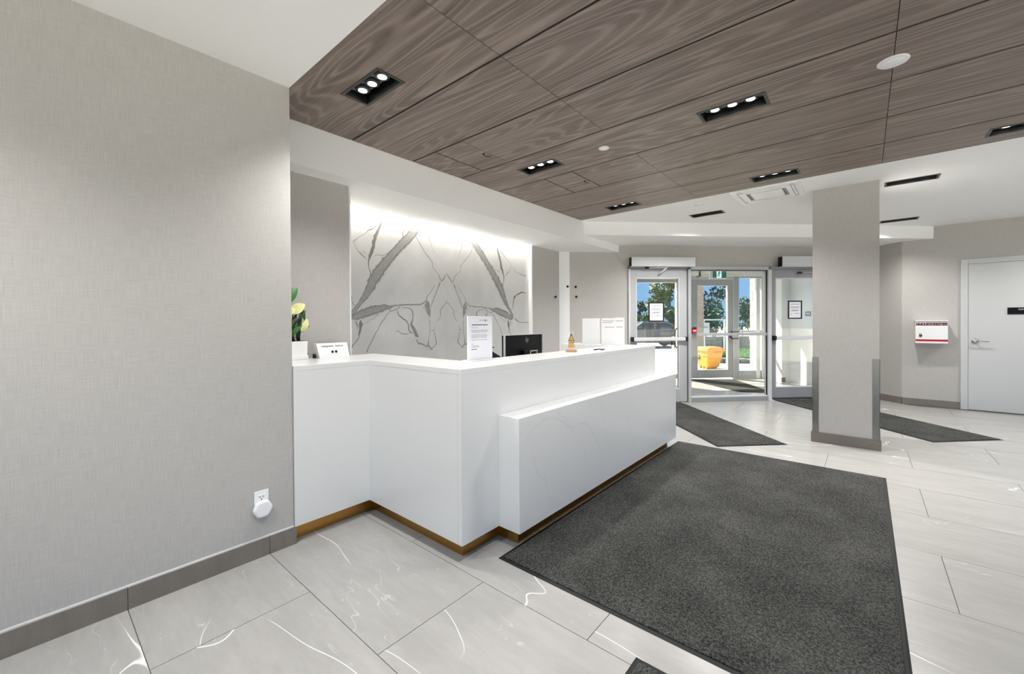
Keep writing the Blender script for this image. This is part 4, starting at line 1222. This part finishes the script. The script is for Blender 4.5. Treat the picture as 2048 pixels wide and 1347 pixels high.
MB().box(-1.72, -0.735, VE0 - 0.01, VE1 + 0.01, 2.20, 2.27).build('head', 'alu_light', tr)
t = thing('door_operator', 'white door operator box over the outer door', 'door operator', (uv(-1.74, VE0)[0], uv(-1.74, VE0)[1], 2.275), A45, 'automatic door operators')
MB().box(0.0, 1.05, -0.13, -0.02, 0.0, 0.12).build('housing', 'white_gloss', t, bevel=0.004)
MB().box(0.13, 0.17, -0.14, -0.03, -0.012, 0.11).build('end_cap', 'fixture_grey', t)

# ================================================================== FAR WALL: service door, drop box
d = empty_struct('door_5', (0, 8.75, 0), 0, 'flat grey service door in the far wall')
DX0, DX1, DZ = 1.125, 2.045, 2.085
MB().box(DX0 - 0.072, DX0, -0.02, 0.0, 0, DZ + 0.07).build('frame_jamb', 'door_paint', d, bevel=0.003)
MB().box(DX1, DX1 + 0.072, -0.02, 0.0, 0, DZ + 0.07).build('frame_jamb', 'door_paint', d, bevel=0.003)
MB().box(DX0, DX1, -0.02, 0.0, DZ, DZ + 0.07).build('frame_head', 'door_paint', d, bevel=0.003)
lf = MB().box(DX0 + 0.003, DX1 - 0.003, -0.010, 0.0, 0.008, DZ - 0.003).build('door_leaf', 'door_paint', d)
hd = MB().lathe([(0.034, 0.0), (0.034, 0.010), (0.028, 0.014), (0.012, 0.016), (0.012, 0.05)], (0, 0, 0), 24).build('lever_handle', 'chrome', d)
hd.location = (1.193, -0.010, 0.985)
hd.rotation_euler = (R(90), 0, 0)
MB().tube([(1.193, -0.060, 0.985), (1.23, -0.064, 0.985), (1.32, -0.060, 0.98)], 0.010, 10, 0.006).build('lever', 'chrome', d)
t = thing('door_sign', 'black nameplate with white capitals on the service door', 'sign', (1.65, 8.74, 1.36))
MB().box(-0.157, 0.157, -0.008, 0.0, 0.0, 0.092).build('plate', 'black_gloss', t, bevel=0.001)
text_mesh('GACE', 0.030, 'lettering', 'white_matte', t, (-0.018, -0.0085, 0.066), (math.pi / 2, 0, 0), sx=1.15)
MB().box(0.035, 0.14, -0.009, -0.008, 0.025, 0.075).build('slider_window', 'alu_shade', t)
t = thing('drop_box', 'white wall-mounted drop box with red stripes and a padlock symbol', 'drop box', (0.745, 8.75, 0.945))
BW, BH, BD = 0.168, 0.335, 0.15
MB().box(-BW, BW, -BD, 0, 0.0, BH - 0.02).build('box_body', 'white_gloss', t, bevel=0.003)
MB().box(-BW - 0.004, BW + 0.004, -BD - 0.006, 0, BH - 0.014, BH).build('lid', 'white_gloss', t, bevel=0.002)
MB().box(-BW + 0.002, BW - 0.002, -BD - 0.001, 0, BH - 0.021, BH - 0.014).build('lid_gap', 'fixture_grey', t)
MB().box(-BW + 0.006, BW - 0.006, -BD - 0.0012, -BD, BH - 0.072, BH - 0.032).build('title_band', 'dark_red', t)
rr = random.Random(11)
m = MB()
x = -BW + 0.018
while x < BW - 0.02:
    w_ = rr.uniform(0.008, 0.017); hh = rr.uniform(0.012, 0.022)
    zc = BH - 0.052 + rr.uniform(-0.003, 0.003)
    m.box(x, x + w_ * 0.35, -BD - 0.002, -BD - 0.0012, zc - hh / 2, zc + hh / 2)
    m.box(x, x + w_, -BD - 0.002, -BD - 0.0012, zc - rr.choice((hh / 2, 0.002, -hh / 2 + 0.004)), zc - rr.choice((hh / 2, 0.002, -hh / 2 + 0.004)) + 0.005)
    x += w_ + rr.choice((0.004, 0.004, 0.014))
m.build('title_lettering', 'white_matte', t)['kind'] = 'stuff'
MB().box(-BW + 0.001, BW - 0.001, -BD - 0.0015, -BD, 0.030, 0.058).build('red_stripe', 'red', t)
pm = MB().box(-0.130, -0.098, -BD - 0.0016, -BD, 0.098, 0.122)
pm.tube([(-0.127, -BD - 0.001, 0.12), (-0.125, -BD - 0.001, 0.136), (-0.114, -BD - 0.001, 0.144), (-0.103, -BD - 0.001, 0.136), (-0.101, -BD - 0.001, 0.12)], 0.003, 6)
pm.build('padlock_symbol', 'black_matte', t)
MB().box(-0.128, -0.1, -BD - 0.0012, -BD, 0.084, 0.092).build('symbol_caption', 'ink_soft', t)

# ================================================================== OUTSIDE
gr = struct(MB().box(-70, 70, -60, 95, -0.2, -0.035).build('ground', 'concrete'), 'pale concrete forecourt outside the doors')
# joints of the forecourt slabs
for k in range(7):
    v0 = 2.8 + 1.1 * k
    o = MB().box(-6, -0.9, v0, v0 + 0.02, -0.031, -0.029).build('paving_joint', 'kerb_stone', gr)
    o.location = O45; o.rotation_euler = (0, 0, A45)
rg = random.Random(5)
def grass(mb, cx, cy, hx, hy, n, z, ang):
    ca, sa = math.cos(ang), math.sin(ang)
    for i in range(n):
        a, b = rg.uniform(-hx, hx), rg.uniform(-hy, hy)
        x, y = cx + a * ca - b * sa, cy + a * sa + b * ca
        h = rg.uniform(0.03, 0.07); dx, dy = rg.uniform(-0.03, 0.03), rg.uniform(-0.03, 0.03)
        t_ = rg.uniform(0, 6.28); wx, wy = 0.006 * math.cos(t_), 0.006 * math.sin(t_)
        mb.add([(x - wx, y - wy, z), (x + wx, y + wy, z), (x + dx, y + dy, z + h)], [(0, 1, 2)])
bed = struct(MB().prism([(-3.55, 14.35), (-2.72, 14.55), (1.5, 17.5), (0, 26), (-7.0, 24.5), (-4.6, 17.0)], -0.03, 0.02).build('ground_lawn', 'lawn_grass'), 'bright green lawn beyond the forecourt')
m = MB(); grass(m, -3.4, 18.5, 1.6, 4.2, 9000, 0.02, R(10)); gb = m.build('grass_blades', 'lawn_grass', bed); gb['kind'] = 'stuff'
# kerb of dark stones in front of the lawn
kb = empty_struct('ground_kerb', (0, 0, 0), 0, 'dark stone edging of the lawn')
P0, P1 = Vector((-3.75, 13.95)), Vector((-1.9, 14.85))
nst = 9
for i in range(nst):
    a = P0.lerp(P1, i / nst); b = P0.lerp(P1, (i + 0.94) / nst)
    nrm = Vector((-(b - a).y, (b - a).x)).normalized() * 0.42
    h = 0.10 + rg.uniform(-0.015, 0.02)
    MB().prism([tuple(a), tuple(b), tuple(b + nrm), tuple(a + nrm)], -0.03, h).build('edging_stone', 'kerb_stone', kb, bevel=0.02)

# ---- yellow grit bin
t = thing('grit_bin', 'yellow plastic grit bin standing outside the outer door', 'bin', (-3.26, 12.06, -0.03))
ex, ey = Vector((-0.76, 0.65, 0)), Vector((0.66, 0.75, 0))
def bp_(a, b, z): return tuple(ex * a + ey * b + Vector((0, 0, z)))
def ringp(a0, a1, b0, b1, z): return [bp_(a1, b0, z), bp_(a0, b0, z), bp_(a0, b1, z), bp_(a1, b1, z)]
MB().hexa(ringp(0.0, 0.44, 0.0, 0.34, 0.05), ringp(-0.03, 0.52, -0.03, 0.46, 0.50)).build('tub', 'yellow_bin', t, bevel=0.02)
MB().hexa(ringp(-0.06, 0.56, -0.06, 0.50, 0.49), ringp(-0.06, 0.56, -0.06, 0.50, 0.535)).build('rim', 'yellow_bin', t, bevel=0.01)
MB().hexa(ringp(-0.05, 0.55, -0.05, 0.49, 0.535), ringp(0.02, 0.5, 0.05, 0.42, 0.60)).build('lid', 'yellow_bin', t, bevel=0.02)
MB().tube([bp_(0.06, -0.055, 0.43), bp_(0.2, -0.06, 0.435), bp_(0.3, -0.055, 0.43)], 0.008, 6).build('grip_rib', 'yellow_bin', t)
MB().tube([bp_(-0.05, 0.16, 0.44), bp_(-0.06, 0.26, 0.445), bp_(-0.05, 0.36, 0.44)], 0.012, 6).build('grip_rib', 'yellow_bin', t)
m = MB(); pts = []
for i in range(15):
    a_ = R(60 + 290 * i / 14); pts.append(bp_(0.36 + 0.045 * math.cos(a_), -0.025, 0.30 + 0.055 * math.sin(a_)))
pts += [bp_(0.36, -0.025, 0.30)]
m.tube(pts, 0.009, 6).build('round_emblem', 'black_matte', t)
for a_ in (0.06, 0.2, 0.34):
    MB().hexa(ringp(a_, a_ + 0.07, 0.0, 0.30, 0.0), ringp(a_, a_ + 0.07, 0.0, 0.34, 0.06)).build('foot', 'yellow_bin', t)

# ---- stone pillars
def pillar(label, c, ang, wx, wy, h, mat, course=0.16, nb=2):
    t = thing('stone_pillar', label, 'pillar', (c[0], c[1], -0.03), ang)
    MB().box(-wx / 2 + 0.01, wx / 2 - 0.01, -wy / 2 + 0.01, wy / 2 - 0.01, 0, h).build('core', 'mortar', t)
    z, k = 0.0, 0
    while z < h - 0.03:
        hh = min(course * rg.uniform(0.85, 1.15), h - z)
        off = 0.0 if k % 2 else 0.5 / nb
        for ax in (0, 1):
            ln = wx if ax == 0 else wy
            cuts = sorted({0.0, 1.0} | {min(1, max(0, (i + off) / nb)) for i in range(nb + 1)})
            for a, b in zip(cuts[:-1], cuts[1:]):
                if b - a < 0.05: continue
                p0, p1 = -ln / 2 + a * ln + 0.004, -ln / 2 + b * ln - 0.004
                pr = rg.uniform(0.0, 0.008)
                if ax == 0:
                    MB().box(p0, p1, -wy / 2 - pr, -wy / 2 + 0.03, z + 0.004, z + hh - 0.004).build('stone', mat, t)
                else:
                    MB().box(-wx / 2 - pr, -wx / 2 + 0.03, p0, p1, z + 0.004, z + hh - 0.004).build('stone', mat, t)
                    MB().box(wx / 2 - 0.03, wx / 2 + pr, p0, p1, z + 0.004, z + hh - 0.004).build('stone', mat, t)
        z += hh; k += 1
    return t
pillar('pale brick pillar standing behind the yellow bin', (-5.02, 16.15), R(40), 0.85, 0.55, 4.2, 'brick_pale', 0.13, 3)
pillar('grey stone pillar just outside the sidelight', (-1.98, 12.12), R(30), 0.42, 0.42, 3.4, 'brick_grey', 0.2, 2)

# ---- trees and shrubs
def foliage(mb, blobs, n, size):
    for i in range(n):
        c, r_ = blobs[rg.randrange(len(blobs))]
        while True:
            d_ = Vector((rg.uniform(-1, 1), rg.uniform(-1, 1), rg.uniform(-1, 1)))
            if 0.05 < d_.length <= 1: break
        d_ = d_ * (0.55 + 0.45 * rg.random()) if d_.length < 0.6 else d_
        p = Vector(c) + Vector((d_.x * r_[0], d_.y * r_[1], d_.z * r_[2]))
        a = Vector((rg.uniform(-1, 1), rg.uniform(-1, 1), rg.uniform(-1, 1))).normalized()
        b = a.orthogonal().normalized()
        s_ = size * rg.uniform(0.6, 1.3)
        mb.add([p - a * s_, p + b * s_ * 0.5, p + a * s_, p - b * s_ * 0.5], [(0, 1, 2, 3)])
def tree(label, x, y, h, crown, n, size, mat, trunk_r=0.12, nblob=14, zlow=0.35):
    t = thing('tree', label, 'tree', (x, y, -0.03))
    blobs = []
    for i in range(nblob):
        a = rg.uniform(0, 6.28); rad = crown * math.sqrt(rg.random()) * 0.75
        z = h * (zlow + (0.97 - zlow) * rg.random())
        k = 1.0 - 0.55 * max(0, (z / h - 0.5)) * 2
        blobs.append(((rad * k * math.cos(a), rad * k * math.sin(a), z), (crown * 0.34, crown * 0.34, h * 0.085)))
    m = MB(); m.tube([(0, 0, 0), (0.05, 0.02, h * 0.4), (-0.03, 0.04, h * 0.85)], trunk_r, 8, trunk_r * 0.35)
    for (c, r_) in blobs[:9]:
        m.tube([(0, 0.02, c[2] * 0.62), (c[0] * 0.5, c[1] * 0.5, c[2] * 0.85), c], trunk_r * 0.3, 5, trunk_r * 0.08)
    m.build('trunk', 'bark', t)
    m = MB(); foliage(m, blobs, n, size); f = m.build('foliage', mat, t); f['kind'] = 'stuff'
    return t
def shrub(label, x, y, rx, ry, h, n, size, mat):
    t = thing('shrub', label, 'shrub', (x, y, -0.03), 0, 'shrubs beyond the forecourt')
    m = MB(); m.tube([(0, 0, 0), (0, 0, h * 0.5)], 0.05, 6, 0.02); m.build('stem', 'bark', t)
    blobs = [((rg.uniform(-rx, rx) * 0.6, rg.uniform(-ry, ry) * 0.6, h * rg.uniform(0.3, 0.8)), (rx * 0.5, ry * 0.5, h * 0.28)) for _ in range(8)]
    m = MB(); foliage(m, blobs, n, size); f = m.build('foliage', mat, t); f['kind'] = 'stuff'
tree('tall loose tree with sky showing through, above the yellow bin', -8.0, 28.0, 6.5, 1.75, 2600, 0.15, 'tree_leaf_dark', 0.14, 22, 0.4)
tree('tree seen through the sidelight, right of the outer door', -4.75, 29.6, 6.2, 1.55, 1700, 0.16, 'tree_leaf_dark', 0.12, 16, 0.4)
tree('leafy tree beside the pale pillar, seen through the left door', -8.35, 23.4, 4.6, 1.35, 2400, 0.12, 'tree_leaf', 0.1, 16, 0.25)
tree('small dark tree on the left, against the sky', -12.6, 29.2, 3.0, 0.75, 420, 0.13, 'tree_leaf_dark', 0.06, 8, 0.5)
for i, (x, y, rx, h, lb) in enumerate(((-13.2, 28.2, 1.5, 2.0, 'green shrub at the far left of the hedge line'), (-11.2, 27.6, 1.4, 1.9, 'green shrub second from the left in the hedge line'), (-9.1, 28.4, 1.3, 2.1, 'green shrub behind the leafy tree'),
                                       (-8.6, 31.5, 2.0, 3.0, 'broad green shrub behind the tall loose tree'), (-6.6, 33.0, 2.0, 3.0, 'broad green shrub right of the tall loose tree'), (-4.1, 35.0, 1.8, 2.6, 'broad green shrub at the right end of the hedge line'))):
    shrub(lb, x, y, rx * 0.72, 0.8, h, 1800, 0.13, 'hedge_leaf')

# ---- car parked on the left
t = thing('car', 'silver car parked outside, seen through the left door', 'car', (-8.6, 20.6, -0.03), R(40))
m = MB()
prof = [(-2.1, 0.28), (-2.15, 0.62), (-1.75, 0.82), (-0.95, 0.88), (-0.35, 1.30), (0.85, 1.32), (1.55, 0.95), (2.1, 0.88), (2.15, 0.35), (2.0, 0.25), (-2.0, 0.25)]
n_ = len(prof)
vs = [(x, -0.85, z) for x, z in prof] + [(x, 0.85, z) for x, z in prof]
m.add(vs, [tuple(range(n_)), tuple(range(2 * n_ - 1, n_ - 1, -1))] + [(i, n_ + i, n_ + (i + 1) % n_, (i + 1) % n_) for i in range(n_)])
m.build('body', 'car_paint', t, bevel=0.03)
for s_ in (-1, 1):
    y0 = s_ * 0.853
    MB().add([(-0.85, y0, 0.90), (0.2, y0, 0.92), (0.2, y0, 1.24), (-0.33, y0, 1.23)], [(0, 1, 2, 3)]).build('side_window', 'car_glass', t)
    MB().add([(0.27, y0, 0.92), (1.35, y0, 0.94), (0.85, y0, 1.24), (0.27, y0, 1.24)], [(0, 1, 2, 3)]).build('side_window', 'car_glass', t)
    MB().box(-0.85, -0.6, y0 - 0.12 if s_ < 0 else y0, y0 if s_ < 0 else y0 + 0.12, 0.90, 1.02).build('wing_mirror', 'black_matte', t)
    for x in (-1.35, 1.3):
        MB().cyl((x, s_ * 0.86 - 0.1, 0.31), 0.31, 0.2, 24, 'y').build('wheel', 'rubber_black', t)
# ---- railing and low wall beyond the bin
t = thing('white_railing', 'white metal railing in front of the hedge', 'railing', (-5.3, 19.0, -0.03), R(40))
for x in (-0.9, 0.0, 0.9):
    MB().box(x - 0.03, x + 0.03, -0.03, 0.03, 0, 1.38).build('post', 'white_gloss', t)
for z in (0.72, 1.34):
    MB().box(-0.95, 0.95, -0.025, 0.025, z, z + 0.05).build('rail', 'white_gloss', t)
t = thing('stone_wall', 'low grey stone wall beyond the yellow bin', 'wall', (-5.6, 20.6, -0.03), R(40))
for r_ in range(3):
    for k in range(7):
        x0 = -1.6 + k * 0.5 + (0.25 if r_ % 2 else 0)
        MB().box(x0 + 0.01, x0 + 0.49, -0.14 - rg.uniform(0, 0.03), 0.15, r_ * 0.2 + 0.005, r_ * 0.2 + 0.195).build('stone', 'brick_grey', t)
t = thing('post_sign', 'small white notice on a post behind the bin', 'sign', (-4.72, 17.1, -0.03), R(40))
MB().box(-0.02, 0.02, -0.02, 0.02, 0, 0.85).build('post', 'alu_shade', t)
MB().box(-0.16, 0.16, -0.035, -0.02, 0.80, 1.25).build('board', 'white_matte', t)
MB().box(-0.1, 0.08, -0.037, -0.035, 1.06, 1.1).build('print', 'ink_soft', t)
# ---- neighbouring building wing that closes the view on the right
